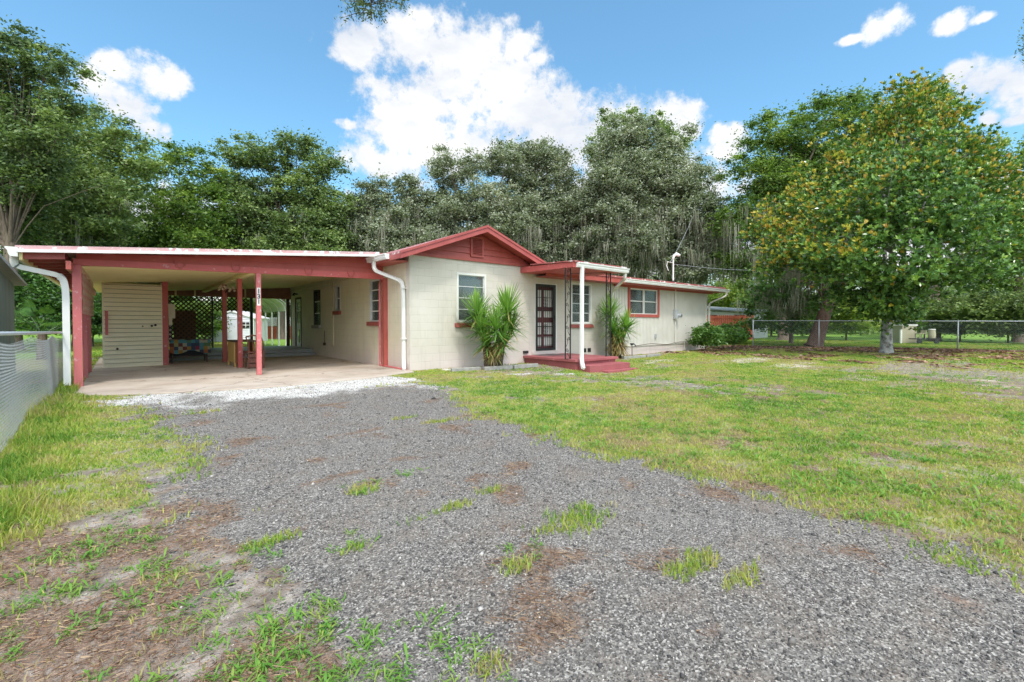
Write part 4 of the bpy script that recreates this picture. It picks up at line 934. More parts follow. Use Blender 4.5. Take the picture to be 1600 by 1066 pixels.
# house number plate
pl_ = MB().box(2.362, 2.432, YB-.054, YB-.0505, 1.62, 2.03).build('number_plate', M['white'], p131)
for i, ch in enumerate('131'):
    cv = bpy.data.curves.new('digit', 'FONT'); cv.body = ch; cv.size = .145; cv.align_x = 'CENTER'; cv.align_y = 'CENTER'; cv.extrude = .0015; cv.offset = .0035
    to = bpy.data.objects.new('tmp', cv); S.collection.objects.link(to); bpy.context.view_layer.update()
    me = bpy.data.meshes.new_from_object(to.evaluated_get(bpy.context.evaluated_depsgraph_get())); bpy.data.objects.remove(to)
    me.materials.clear(); me.materials.append(M['iron']); me.name = 'digit'
    o = bpy.data.objects.new('digit', me); link(o, p131); o.rotation_euler = (R_(90), 0, 0); o.location = (2.398, YB-.0565, 1.945-.12*i)
# horseshoes on the beam
for i, px in enumerate((245, 343, 466, 540)):
    hx = [.93, 1.95, 3.5, 4.55][i]; m = MB(); zc = beam_b(hx)+.10
    m.tube([(hx-.075, YB-.058, zc+.09), (hx-.085, YB-.06, zc+.02), (hx-.06, YB-.06, zc-.05), (hx, YB-.06, zc-.08), (hx+.06, YB-.06, zc-.05), (hx+.085, YB-.06, zc+.02), (hx+.075, YB-.058, zc+.09)], .012, 6)
    m.v = [v for v in m.v]
    tag(m.build('horseshoe', M['red']), ['rusty horseshoe on the beam above the board-clad store', 'rusty horseshoe on the beam left of the centre posts', 'rusty horseshoe on the beam right of the numbered post', 'rusty horseshoe on the beam nearest the house corner'][i], 'horseshoe', 'horseshoes nailed along the carport beam')
# board-clad store room
st_ = MB(); z = .018; x0, x1 = -.42, .86
while z < 2.28:
    z1 = min(z+.108, 2.30); st_.add([(x0, 16.37, z), (x1, 16.37, z), (x1, 16.40, z1), (x0, 16.40, z1), (x0, 16.46, z), (x1, 16.46, z), (x1, 16.46, z1), (x0, 16.46, z1)], [(0, 1, 2, 3), (0, 4, 5, 1), (4, 7, 6, 5), (1, 5, 6, 2), (0, 3, 7, 4), (3, 2, 6, 7)]); z += .118
H(st_, 'store_front_boards', M['lap_cream'])
H(MB().box(-.42, .86, 16.462, 16.47, .018, 2.28), 'shadow_gap_sheet', M['dkbrown'])  # dark sheet added behind the boards to draw the shadow in their gaps
H(MB().box(-.42, -.38, 16.46, 21.3, .018, 2.26).box(.84, .88, 16.46, 21.3, .018, 2.36), 'store_side_wall', M['lap_cream'])
H(MB().box(-.36, -.30, 16.34, 16.365, .9, 1.55), 'batten', M['pinkpost'])
for hx_, hz_, hr_ in ((.62, 1.14, .03), (.70, 1.16, .03), (.42, 1.13, .018), (-.12, .52, .028)): H(MB().tube([(hx_, 16.39, hz_), (hx_, 16.345, hz_)], hr_, 8), 'hook', M['iron'])
# rails
def rails(m, a, b, z, s=.05): m.bar((a[0], a[1], z), (b[0], b[1], z), s, s); return m
def lattice(m, p0, p1, z0, z1, sp=.10, w_=.032, t=.006):
    p0 = Vector((p0[0], p0[1], 0)); p1 = Vector((p1[0], p1[1], 0)); L = (p1-p0).length; u = (p1-p0)/L; nrm = Vector((-u.y, u.x, 0)); Hh = z1-z0; n = int((L+Hh)/sp)+1
    for s, off in ((1, t/2), (-1, -t/2)):
        for i in range(n):
            c = i*sp
            # line  s: x - z = c - H   ; -s: x + z = c
            if s > 0: a = (max(0, c-Hh), max(0, Hh-c)); q = min(L, c); b = (q, q-(c-Hh))
            else: a = (max(0, c-Hh), min(Hh, c)); q = min(L, c); b = (q, c-q)
            if b[0]-a[0] < .02: continue
            m.bar(p0+u*a[0]+nrm*off+Vector((0, 0, z0+a[1])), p0+u*b[0]+nrm*off+Vector((0, 0, z0+b[1])), w_, t*.95, up=nrm)
    return m
sl_ = MB(); lattice(sl_, (PXs+.07, 12.0), (PXs+.07, 16.3), 1.40, 2.28, .30, .022)
H(sl_, 'side_lattice', M['latticep'])
# back of the carport: header, lattice, dark posts
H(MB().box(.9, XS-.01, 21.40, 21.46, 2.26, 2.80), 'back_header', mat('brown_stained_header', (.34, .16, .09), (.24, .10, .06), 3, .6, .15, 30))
H(MB().box(2.1, 2.16, 21.36, 21.395, 2.26, 2.7).box(3.8, 3.86, 21.36, 21.395, 2.26, 2.7).box(1.5, 1.56, 21.36, 21.395, 2.26, 2.6), 'back_brackets', M['ceil'])
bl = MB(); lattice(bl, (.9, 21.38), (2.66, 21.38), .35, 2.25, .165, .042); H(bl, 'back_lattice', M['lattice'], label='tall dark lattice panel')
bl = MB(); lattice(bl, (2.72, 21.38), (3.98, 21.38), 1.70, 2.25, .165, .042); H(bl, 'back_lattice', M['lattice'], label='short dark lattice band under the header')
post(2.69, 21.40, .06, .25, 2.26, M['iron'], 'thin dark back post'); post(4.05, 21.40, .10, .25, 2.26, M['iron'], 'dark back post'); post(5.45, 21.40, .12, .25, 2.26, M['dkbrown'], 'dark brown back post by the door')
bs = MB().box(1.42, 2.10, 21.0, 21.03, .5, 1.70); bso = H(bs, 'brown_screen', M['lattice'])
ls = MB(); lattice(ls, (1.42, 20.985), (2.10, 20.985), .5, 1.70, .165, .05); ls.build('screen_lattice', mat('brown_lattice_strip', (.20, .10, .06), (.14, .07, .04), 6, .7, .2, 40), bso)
# raised back floor and steps
H(MB().box(.9, XS-.005, 17.98, 21.5, .018, .125), 'back_step', M['greyslab'], bevel=.008)
H(MB().box(.9, XS-.005, 18.36, 21.55, .1255, .245), 'back_floor', M['greyslab'], bevel=.008)
# conduit on the side wall
H(MB().tube([(XS-.03, 13.0, 2.60), (XS-.03, 15.5, 2.64), (XS-.03, 21.3, 2.64)], .022, 6).tube([(XS-.06, 15.9, 2.56), (XS-.07, 17.2, 2.45), (XS-.06, 19.5, 2.52), (XS-.04, 21.2, 2.52)], .012, 6).tube([(XS-.03, 16.05, 2.62), (XS-.03, 16.05, .45)], .026, 6).tube([(XS-.03, 16.3, 2.62), (XS-.03, 16.3, 1.9)], .012, 6).box(XS-.06, XS-.005, 15.98, 16.12, 2.45, 2.58), 'conduit', M['beige'])
H(MB().tube([(XS-.02, 17.0, .95), (XS-.03, 17.0, .52)], .01, 6).box(XS-.06, XS-.004, 16.93, 17.07, .42, .52), 'outlet', M['dkbrown'])
H(MB().tube([(XS-.02, 20.3, 2.42), (XS-.16, 20.3, 2.44), (XS-.18, 20.3, 2.36)], [.03, .04, .06], 8), 'door_lamp', M['iron'])
H(MB().box(.99, 1.17, 16.60, 16.74, 1.36, 1.77).box(1.02, 1.10, 16.62, 16.70, 1.16, 1.359), 'fuse_box', M['beige'])
# ---- things standing in the carport
desk = empty('desk', (2.35, 14.4, .018), 'old wooden desk with a honey coloured side panel behind the centre post', 'desk')
def ch(mb, name, m, parent, label=None, **k):
    o = mb.build(name, m, parent, **k); lc = parent.location
    o.matrix_parent_inverse = Matrix.Translation(-Vector(lc)); 
    if label: o['label'] = label
    return o
ch(MB().box(2.28, 2.86, 14.34, 15.42, .70, .735), 'desk_top', M['dkbrown'], desk)
ch(MB().box(2.30, 2.325, 14.40, 15.38, .14, .70), 'side_panel', M['ltwood'], desk)
ch(MB().box(2.326, 2.50, 14.38, 14.40, .10, .70), 'front_panel', mat('brown_red_wood', (.26, .09, .03), (.18, .06, .02), 5, .5, .1, 40), desk)
ch(MB().box(2.80, 2.83, 14.6, 15.36, .30, .70), 'inner_panel', M['orange'], desk)
for lx, ly in ((2.315, 14.39), (2.315, 15.37), (2.83, 14.39), (2.83, 15.37)): ch(MB().box(lx-.02, lx+.02, ly-.02, ly+.02, .018, .70 if lx > 2.5 else .14), 'leg', M['ltwood'], desk)
chair = empty('chair', (2.68, 13.75, .018), 'brown wooden chair with curved back beside the numbered post', 'chair')
cm_ = MB()
for sx in (0, .36): cm_.tube([(2.50+sx, 13.62, .02), (2.50+sx, 13.60, .45), (2.47+sx*.98, 13.52, .72), (2.42+sx*.98, 13.50, .86)], [.018, .02, .018, .014], 8)
cm_.tube([(2.42, 13.50, .86), (2.58, 13.47, .90), (2.78, 13.50, .86)], .018, 8)
for k in range(4): cm_.tube([(2.50+.08*(k+.3), 13.6, .45), (2.47+.08*(k+.3), 13.49, .87)], .009, 6)
ch(cm_, 'backrest', M['chair'], chair)
ch(MB().hexa([(2.48, 13.58, .43), (2.88, 13.58, .43), (2.9, 14.0, .43), (2.46, 14.0, .43), (2.48, 13.58, .465), (2.88, 13.58, .465), (2.9, 14.0, .465), (2.46, 14.0, .465)]), 'seat', M['chair'], chair, bevel=.01)
for lx, ly in ((2.50, 13.62), (2.86, 13.62), (2.49, 13.96), (2.88, 13.96)): ch(MB().tube([(lx, ly, .018), (lx, ly, .43)], [.016, .02], 8), 'leg', M['chair'], chair)
ch(MB().bar((2.50, 13.62, .16), (2.86, 13.62, .16), .02).bar((2.50, 13.62, .30), (2.86, 13.62, .30), .02).bar((2.50, 13.62, .2), (2.49, 13.96, .2), .018).bar((2.86, 13.62, .2), (2.88, 13.96, .2), .018).box(2.52, 2.84, 13.61, 13.63, .05, .40), 'stretcher', M['chair'], chair)
tb = empty('low_table', (1.6, 17.2, .018), 'dark low table under a patchwork quilt by the store room', 'table')
ch(MB().box(1.08, 2.02, 16.98, 17.5, .655, .69), 'table_top', M['dkbrown'], tb)
for lx, ly in ((1.12, 17.02), (1.98, 17.02), (1.12, 17.46), (1.98, 17.46)): ch(MB().box(lx-.02, lx+.02, ly-.02, ly+.02, .018, .655), 'leg', M['dkbrown'], tb)
ch(MB().box(1.12, 1.98, 17.05, 17.42, .20, .23).box(1.14, 1.96, 17.25, 17.28, .23, .60), 'lower_shelf', M['dkbrown'], tb)
qv = []; qf = []; nu, nv = 44, 26
for j in range(nv+1):
    for i in range(nu+1):
        u = i/nu; v = j/nv; xx = 1.05+1.02*u; 
        hem = .36+.05*math.sin(u*9)+.10*max(0, u-.75)*4*.4
        if v < .5: t = v/.5; yy = 16.965-.02*math.sin(u*22)*(1-t)-.03*(1-t); zz_ = .70-hem*(1-t)
        else: t = (v-.5)/.5; yy = 16.97+.50*t; zz_ = .702+.012*math.sin(u*14+v*9)
        qv.append((xx, yy, zz_)); 
for j in range(nv):
    for i in range(nu): k = j*(nu+1)+i; qf.append((k, k+1, k+nu+2, k+nu+1))
qm = MB(off=(1.05, 16.9, .3)); qm.v = qv; qm.f = qf; qo = qm.build('patchwork_quilt', M['quilt'], smooth=True); qo.location = (1.05, 16.9, .3)
so = qo.modifiers.new('s', 'SOLIDIFY'); so.thickness = .012; so.offset = 1
tag(qo, 'colourful patchwork quilt draped over the low dark table', 'quilt')
# box under the table
tag(MB().box(1.2, 1.9, 17.08, 17.24, .235, .42).box(1.18, 1.92, 17.07, 17.245, .42, .45).build('storage_box', M['dark'], None, bevel=.01), 'dark storage box under the quilt-covered table', 'box')
# bunch of pale dried flowers on the third post
fl = MB(); r3 = random.Random(3)
for k in range(16):
    c = Vector((2.41+r3.uniform(-.16, .30), 16.5+r3.uniform(-.05, .05), 2.28+r3.uniform(-.08, .08)))
    for q in range(6):
        a = q*math.pi/3; d = Vector((math.cos(a)*.035, -.012, math.sin(a)*.035)); e = Vector((-math.sin(a)*.018, 0, math.cos(a)*.018)); b = len(fl.v)
        fl.v += [tuple(c), tuple(c+d*.6+e), tuple(c+d*1.2), tuple(c+d*.6-e)]; fl.f.append((b, b+1, b+2, b+3))
fo = fl.build('flower_bunch', mat('pale_dried_petals', (.70, .58, .42), (.55, .40, .30), 20, .8, 0)); tag(fo, 'bunch of pale dried flowers hung on the third centre post', 'flowers')
sb = MB()
for k in range(9): sb.tube([(2.41+r3.uniform(-.1, .2), 16.53, 2.28+r3.uniform(-.05, .05)), (2.43, 16.57, 2.16)], .005, 4)
sb.build('stems', M['dkbrown'], fo)
# ================================================================== FENCES, NEIGHBOURS, YARD THINGS
def chain(name, p0, p1, h0, h1, posts, label, cat='fence', sag=.0, wire=.0042, sp=.075):
    """p0/p1 plan points with base height, h0/h1 rail heights; posts = list of fractions"""
    f = empty(name, tuple(p0), label, cat); lc = Matrix.Translation(-Vector(p0))
    p0 = Vector(p0); p1 = Vector(p1); L = (p1-p0).length; u = (p1-p0).normalized(); up = Vector((0, 0, 1))
    def K(mb, nm, m):
        o = mb.build(nm, m, f, smooth=True); o.matrix_parent_inverse = lc; return o
    def top(s): return h0+(h1-h0)*s/L
    K(MB().tube([p0+up*h0, p1+up*h1], .02, 8), 'top_rail', M['galv'])
    for t in posts:
        b = p0+(p1-p0)*t; K(MB().tube([b-up*.1, b+up*(top(t*L)+.03)], .028, 8).tube([b+up*(top(t*L)+.03), b+up*(top(t*L)+.06)], [.036, .012], 8), 'post', M['galv'])
    m = MB(); n = int((L+h0)/sp)+1; off = Vector((-u.y, u.x, 0))*.028
    def at_(s, z): return p0+u*s+up*z+off*(1+.9*math.sin(s*1.7+z))
    hh = max(h0, h1)-.06
    for i in range(n):
        c = i*sp
        for s in (1, -1):
            a = (max(0, c-hh), max(0, hh-c) if s > 0 else min(hh, c)); q = min(L, c); b = (q, (hh-(c-q)) if s > 0 else (c-q))
            if b[0]-a[0] < .03: continue
            sub = 3; pts = []
            for k in range(sub+1):
                t = k/sub; ss = a[0]+(b[0]-a[0])*t; zz_ = (a[1]+(b[1]-a[1])*t)/hh
                d_ = sag*math.sin(math.pi*((ss*.41) % 1))*zz_
                pts.append(at_(ss, zz_*(top(ss)-.05)-d_)+off*(.15*s))
            m.tube(pts, wire, 3, cap=False)
    K(m, 'wire_mesh', M['galvw']); return f
chain('chain_link_fence', (-.87, 3.6, 0), (-.87, 13.4, 0), 1.14, 1.02, [0, .995], 'galvanised chain link fence on the left, running from the foreground to the carport', sag=.06, wire=.0021, sp=.07)
a_, b_ = P2D(1176, 545, 24), P2D(1760, 545, 19.6); a_.z = b_.z = 0
L_ = (b_-a_).length; t1 = (P2D(1281, 540, 22.9)-P2D(1176, 540, 24)).length/L_; t2 = (P2D(1502, 540, 21.1)-P2D(1176, 540, 24)).length/L_
chain('chain_link_fence', tuple(a_), tuple(b_), 1.36, 1.30, [0.001, t1, t2, .92], 'galvanised chain link fence across the back of the lawn behind the magnolia', wire=.0020, sp=.09)
# red board fence to the right of the house
def board_fence(p0, p1, h, label, ragged=.03):
    f = empty('board_fence', tuple(p0), label, 'fence'); lc = Matrix.Translation(-Vector(p0)); p0 = Vector(p0); p1 = Vector(p1); L = (p1-p0).length; u = (p1-p0)/L; nrm = Vector((u.y, -u.x, 0))
    def K(mb, nm, m=M['redfence']): o = mb.build(nm, m, f); o.matrix_parent_inverse = lc
    bd = MB(); s = 0; rr_ = random.Random(4)
    while s < L-.1:
        hh = h-rr_.uniform(0, ragged); a = p0+u*(s+.004); b = p0+u*(s+.136); mid_ = (a+b)/2
        for_ = [a, b]; t = nrm*.018
        bd.add([a, b, b+t, a+t, a+Vector((0, 0, hh-.03)), b+Vector((0, 0, hh-.03)), b+t+Vector((0, 0, hh-.03)), a+t+Vector((0, 0, hh-.03)), mid_-u*.035+Vector((0, 0, hh)), mid_+u*.035+Vector((0, 0, hh)), mid_+u*.035+t+Vector((0, 0, hh)), mid_-u*.035+t+Vector((0, 0, hh))],
               [(0, 1, 5, 4), (1, 2, 6, 5), (2, 3, 7, 6), (3, 0, 4, 7), (4, 5, 9, 8), (6, 7, 11, 10), (5, 6, 10, 9), (7, 4, 8, 11), (8, 9, 10, 11)]); s += .14
    K(bd, 'boards')
    for z in (.3, h*.52, h-.22): K(MB().bar(p0+nrm*.04+Vector((0, 0, z)), p1+nrm*.04+Vector((0, 0, z)), .04, .09), 'rail')
    s = 0
    while s <= L: K(MB().box(-.05, .05, -.05, .05, 0, h-.05) if False else MB().bar(p0+u*s+nrm*.10+Vector((0, 0, -.05)), p0+u*s+nrm*.10+Vector((0, 0, h-.04)), .09, .09, up=(u.x, u.y, 0)), 'post'); s += 2.4
    return f
q0 = P2D(1094, 530, 34.6); q1 = P2D(1177, 530, 33.6); q0.z = q1.z = 0
board_fence(q0, q1, 1.84, 'red stained board fence beyond the right end of the house')
q0 = P2D(396, 530, 37); q1 = P2D(458, 530, 36); q0.z = q1.z = 0
board_fence(q0, q1, 1.0, 'low red board fence seen through the back of the carport')
bl = MB(); lattice(bl, (q0.x, q0.y+.15), (q1.x, q1.y+.15), 1.02, 1.7, .14, .03); tag(bl.build('trellis', M['white']), 'white lattice trellis above the low red fence at the back', 'trellis')
# neighbour's long white building
g0 = P2D(1080, 530, 41); g1 = P2D(1179, 530, 37.5)
def neighbour():
    e = empty('outbuilding', (g0.x, g0.y, 0), 'low white building with shallow grey roof behind the red fence on the right', 'building'); lc = Matrix.Translation(-Vector((g0.x, g0.y, 0)))
    u = Vector((g1.x-g0.x, g1.y-g0.y, 0)); L = u.length; u.normalize(); v = Vector((-u.y, u.x, 0)); o0 = Vector((g0.x, g0.y, 0))
    def q(s, t, z): return o0+u*s+v*t+Vector((0, 0, z))
    def K(mb, nm, m, par=None): 
        o = mb.build(nm, m, par or e); 
        if par is None: o.matrix_parent_inverse = lc
        return o
    K(MB().hexa([q(0, 0, 0), q(L, 0, 0), q(L, 4, 0), q(0, 4, 0), q(0, 0, 2.45), q(L, 0, 2.0), q(L, 4, 2.0), q(0, 4, 2.45)]), 'wall', M['shedw'])
    K(MB().hexa([q(-.3, -.35, 2.52), q(L+.3, -.35, 2.04), q(L+.3, 4.3, 2.3), q(-.3, 4.3, 2.8), q(-.3, -.35, 2.64), q(L+.3, -.35, 2.14), q(L+.3, 4.3, 2.4), q(-.3, 4.3, 2.9)]), 'roof', M['greyroof'])
    for s in (1.4, 3.6):
        w_ = K(MB().hexa([q(s, -.03, 1.35), q(s+.8, -.03, 1.35), q(s+.8, .02, 1.35), q(s, .02, 1.35), q(s, -.03, 1.95), q(s+.8, -.03, 1.95), q(s+.8, .02, 1.95), q(s, .02, 1.95)]), 'window', M['dark'])
        
neighbour()
# tin outbuilding at the extreme left
te = empty('tin_shed', (-1.9, 11.5, 0), 'weathered green grey tin shed behind the left chain link fence', 'shed')
def K2(mb, nm, m, e, par=None, label=None):
    o = mb.build(nm, m, par or e)
    if par is None: o.matrix_parent_inverse = Matrix.Translation(-Vector(e.location))
    if label: o['label'] = label
    return o
cw = MB(); yy = 8.0; n = int((15.5-8.0)/.02)
V = []
for i in range(n+1):
    y_ = 8.0+.02*i*((15.5-8.0)/(n*.02)); xo = -1.9+.012*math.sin(y_*2*math.pi/.152*1.0); zt = 2.55-.115*abs(y_-11.5); V += [(xo, y_, 0), (xo, y_, zt)]
cw.v = V; cw.f = [(2*i, 2*i+2, 2*i+3, 2*i+1) for i in range(n)]; K2(cw, 'side_wall', M['tin'], te)
K2(MB().box(-6, -1.93, 15.4, 15.5, 0, 2.05), 'end_wall', M['tin'], te)
K2(MB().prism([(7.7, 2.12), (11.5, 2.57), (15.75, 2.09), (15.75, 2.15), (11.5, 2.64), (7.7, 2.18)], 'x', -6.2, -1.72), 'roof', M['greyroof'], te)
# white garden shed seen through the carport
sc_ = P2D(362, 530, 30.5)
def shed():
    e = empty('garden_shed', (sc_.x, sc_.y, 0), 'small white gabled garden shed in the back yard', 'shed'); lc = Matrix.Translation(-Vector((sc_.x, sc_.y, 0)))
    R0 = Vector((math.cos(YAW), -math.sin(YAW), 0)); ang = R_(8); u = Vector((R0.x*math.cos(ang)-R0.y*math.sin(ang), R0.x*math.sin(ang)+R0.y*math.cos(ang), 0)); v = Vector((-u.y, u.x, 0)); o0 = Vector((sc_.x, sc_.y, -.06)); W = 1.38
    def q(s, t, z): return o0+u*s+v*t+Vector((0, 0, z))
    def K(mb, nm, m, par=None): 
        o = mb.build(nm, m, par or e)
        if par is None: o.matrix_parent_inverse = lc
        return o
    def bx(s0, s1, t0, t1, z0, z1): return MB().hexa([q(s0, t0, z0), q(s1, t0, z0), q(s1, t1, z0), q(s0, t1, z0), q(s0, t0, z1), q(s1, t0, z1), q(s1, t1, z1), q(s0, t1, z1)])
    fw = MB(); z = 0
    while z < 2.0:
        z1 = z+.12; hw0 = W if z < 1.62 else W*(2.04-z)/.42; hw1 = W if z1 < 1.62 else max(0, W*(2.04-z1)/.42)
        fw.add([q(-hw0, -.03, z), q(hw0, -.03, z), q(hw1, 0, z1-.008), q(-hw1, 0, z1-.008)], [(0, 1, 2, 3)]); z = z1
    K(fw, 'front_siding', M['shedw'])
    K(MB().add([q(-W, .01, 0), q(W, .01, 0), q(W, .01, 1.62), q(0, .01, 2.04), q(-W, .01, 1.62), q(-W, 2.4, 0), q(W, 2.4, 0), q(W, 2.4, 1.62), q(0, 2.4, 2.04), q(-W, 2.4, 1.62)],
               [(0, 1, 2, 3, 4), (9, 8, 7, 6, 5), (0, 5, 6, 1), (1, 6, 7, 2), (0, 4, 9, 5)]), 'wall', M['shedw'])
    rf_ = MB()
    for s in (-1, 1): rf_.hexa([q(s*(W+.12), -.10, 1.585), q(0, -.10, 2.06), q(0, 2.5, 2.06), q(s*(W+.12), 2.5, 1.585), q(s*(W+.12), -.10, 1.66), q(0, -.10, 2.14), q(0, 2.5, 2.14), q(s*(W+.12), 2.5, 1.66)])
    K(rf_, 'roof', M['white'])
    for s in (-W-.02, W-.06): K(bx(s, s+.09, -.05, -.032, 0, 1.62), 'corner_trim', M['white'])
    for s in (-.95, -.21): K(bx(s, s+.70, -.06, -.034, .05, 1.55), 'door', mat('lavender_white_door', (.70, .70, .76), (.64, .64, .70), 3, .5, .05))
    K(bx(-1.0, .54, -.075, -.062, 1.55, 1.60), 'door_head', M['greyroof'])
    w_ = K(bx(.70, 1.12, -.06, -.034, .98, 1.36), 'window', M['iron'])
    bx(.69, 1.13, -.07, -.062, 1.15, 1.19).build('bar', M['white'], w_).matrix_parent_inverse = lc if False else Matrix.Identity(4)
    b2 = bx(.895, .925, -.071, -.063, .98, 1.36).build('bar', M['white'], w_)
shed()
# arched metal canopy beyond the back of the carport
def canopy():
    X0 = 6.3; ys = [25.1, 26.5, 28.0, 29.5]; W = 5.2
    e = empty('metal_canopy', (X0-W/2, 27.3, 0), 'arched white metal canopy on thin legs in the back yard', 'canopy')
    def arc(y, k): 
        t = math.pi*k/16; return (X0-W/2+W/2*math.cos(t), y, 1.80+1.05*math.sin(t)**.9)
    for y in ys:
        for xx in (X0, X0-W): K2(MB().box(xx-.03, xx+.03, y-.03, y+.03, 0, 1.80), 'leg', M['white'], e)
        K2(MB().tube([arc(y, k) for k in range(17)], .03, 6), 'bow', M['white'], e)
    m = MB(); k0 = []
    for k in range(17):
        a = arc(ys[0]-.4, k); b = arc(ys[-1]+.4, k); m.v += [(a[0], a[1], a[2]+.04), (b[0], b[1], b[2]+.04), (a[0], a[1], a[2]+.055), (b[0], b[1], b[2]+.055)]
    for k in range(16):
        b = 4*k; m.f += [(b, b+4, b+5, b+1), (b+2, b+3, b+7, b+6), (b, b+2, b+6, b+4), (b+1, b+5, b+7, b+3)]
    K2(m, 'roof_sheet', mat('pale_green_metal_sheet', (.62, .66, .58), (.50, .54, .46), 2, .5, .1), e)
canopy()
# tank, small table and barrel beyond the far fence
def far_bits():
    c = P2D(1421, 530, 27.5); R0 = Vector((math.cos(YAW), -math.sin(YAW), 0)); F0 = Vector((math.sin(YAW), math.cos(YAW), 0))
    def hx(c, s0, s1, t0, t1, z0, z1, tp=0):
        def q(s, t, z): return Vector((c.x, c.y, 0))+R0*s+F0*t+Vector((0, 0, z))
        return MB().hexa([q(s0, t0, z0), q(s1, t0, z0), q(s1, t1, z0), q(s0, t1, z0), q(s0+tp, t0, z1), q(s1-tp, t0, z1), q(s1-tp, t1, z1), q(s0+tp, t1, z1)])
    tan = mat('weathered_cream_plastic', (.46, .43, .30), (.36, .33, .22), 2.5, .7, .1)
    e = empty('storage_tank', (c.x, c.y, 0), 'large square cream storage tank on the grass beyond the far fence', 'tank')
    K2(hx(c, -.45, .45, 0, .8, .05, 1.08, .02), 'tank_body', tan, e); K2(hx(c, -.48, .48, -.03, .83, 1.081, 1.16, .02), 'lid', M['whitetrim'], e)
    for s in (-.34, .25): K2(hx(c, s, s+.08, -.02, .0, .93, 1.0), 'vent_hole', M['iron'], e)
    K2(hx(c, -.62, -.52, -.1, 0, 0, .85), 'side_post', M['whitetrim'], e)
    c2 = P2D(1456, 530, 27.0); e = empty('plastic_barrel', (c2.x, c2.y, 0), 'small pale plastic barrel on a low cart beside the cream tank', 'barrel')
    o2 = Vector((c2.x, c2.y, 0)); K2(MB().tube([o2+Vector((0, 0, z)) for z in (.34, .36, .5, .75, .82, .84)], [.14, .17, .185, .165, .16, .12], 14), 'barrel_body', tan, e)
    K2(MB().tube([o2+Vector((0, 0, .845)), o2+Vector((0, 0, .89))], [.175, .16], 14), 'lid', M['whitetrim'], e)
    e = empty('flat_cart', (c2.x-.3, c2.y-.3, 0), 'low dark flat cart carrying the pale barrel', 'cart')
    K2(hx(c2, -1.15, .25, -.25, .25, .28, .335), 'deck', M['iron'], e); K2(hx(c2, -.95, -.45, -.12, .15, .38, .52), 'load', tan, e) if False else None
    for s in (-.95, .05): K2(MB().tube([o2+R0*s-F0*.27+Vector((0, 0, .17)), o2+R0*s-F0*.22+Vector((0, 0, .17))], .15, 12), 'wheel', M['iron'], e)
    c3 = c2-R0*.62; e = empty('plastic_chair', (c3.x, c3.y, .34), 'small pale plastic chair on the cart between the tank and the barrel', 'chair')
    K2(hx(c3, -.24, .16, -.15, .2, .60, .64), 'seat', tan, e); K2(hx(c3, .13, .17, -.15, .2, .64, .82), 'backrest', tan, e)
    for s in (-.22, .12): K2(hx(c3, s, s+.04, -.13, -.09, .336, .60), 'leg', tan, e)
    for s in (-.22, .12): K2(hx(c3, s, s+.04, .14, .18, .336, .60), 'leg', tan, e)
far_bits()
# edging kerb pieces round the planting bed
for i, (xa, ya, xb, yb) in enumerate(((6.25, 9.72, 7.05, 9.60), (7.12, 9.52, 7.95, 9.38), (8.0, 9.38, 8.9, 9.40), (13.1, 9.55, 14.2, 9.42), (14.3, 9.42, 15.3, 9.50))):
    o = MB().bar((xa, ya, .03), (xb, yb, .03), .11, .11).build('edging_stone', M['stone'], None, bevel=.015)
    tag(o, ['grey edging stone nearest the front corner of the house', 'grey edging stone in front of the large yucca', 'grey edging stone between the large yucca and the porch', 'grey edging stone just right of the porch', 'grey edging stone before the ribbed wing wall'][i], 'edging stone', 'edging stones along the planting beds')
# wires
def wire(name, pts, label, rad=.012, cat='wire'):
    P = []
    for i in range(len(pts)-1):
        a, b = Vector(pts[i]), Vector(pts[i+1])
        for k in range(12): t = k/12; P.append(a*(1-t)+b*t-Vector((0, 0, .25*4*t*(1-t)*(b-a).length/30)))
    P.append(Vector(pts[-1])); tag(MB().tube(P, rad, 5).build(name, M['galvw']), label, cat)
wire('overhead_wire', [(20.45, 12.0, 4.1), tuple(P2D(1200, 422, 32)), tuple(P2D(1660, 452, 34))], 'thin overhead wire running right from the roof mast', .013)
wire('overhead_wire', [(20.30, 12.05, 4.2), tuple(P2D(1082, 340, 34)), tuple(P2D(1100, 280, 48))], 'thin overhead wire climbing into the oaks from the roof mast', .010)

# ================================================================== PLANTS
M['oakleaf'] = leafmat('oak_leaves', [(0, (.07, .115, .05)), (.4, (.15, .22, .075)), (.7, (.24, .33, .105)), (1, (.34, .43, .15))], .45, .30)
M['greyleaf'] = leafmat('lichened_oak_leaves', [(0, (.11, .14, .08)), (.4, (.22, .26, .165)), (.7, (.34, .38, .27)), (1, (.48, .50, .40))], .5, .25)
M['brightleaf'] = leafmat('bright_green_leaves', [(0, (.08, .15, .035)), (.4, (.17, .27, .06)), (.7, (.28, .40, .08)), (1, (.42, .50, .10))], .45, .4)
M['magleaf'] = leafmat('magnolia_leaves', [(0, (.05, .12, .035)), (.35, (.13, .265, .055)), (.58, (.27, .42, .07)), (.72, (.46, .50, .08)), (.90, (.62, .52, .09)), (1, (.50, .30, .07))], .26, .22, .6)
M['moss'] = leafmat('spanish_moss_strands', [(0, (.15, .15, .11)), (.5, (.28, .28, .215)), (1, (.42, .41, .33))], .9, .25, .1)
M['yucca'] = leafmat('yucca_leaves', [(0, (.36, .26, .13)), (.15, (.38, .33, .12)), (.3, (.08, .18, .045)), (.6, (.15, .31, .06)), (1, (.32, .50, .10))], .35, .3, .5)
M['ivy'] = leafmat('dark_shrub_leaves', [(0, (.035, .08, .025)), (.5, (.085, .19, .035)), (1, (.18, .33, .06))], .4, .3, .5)
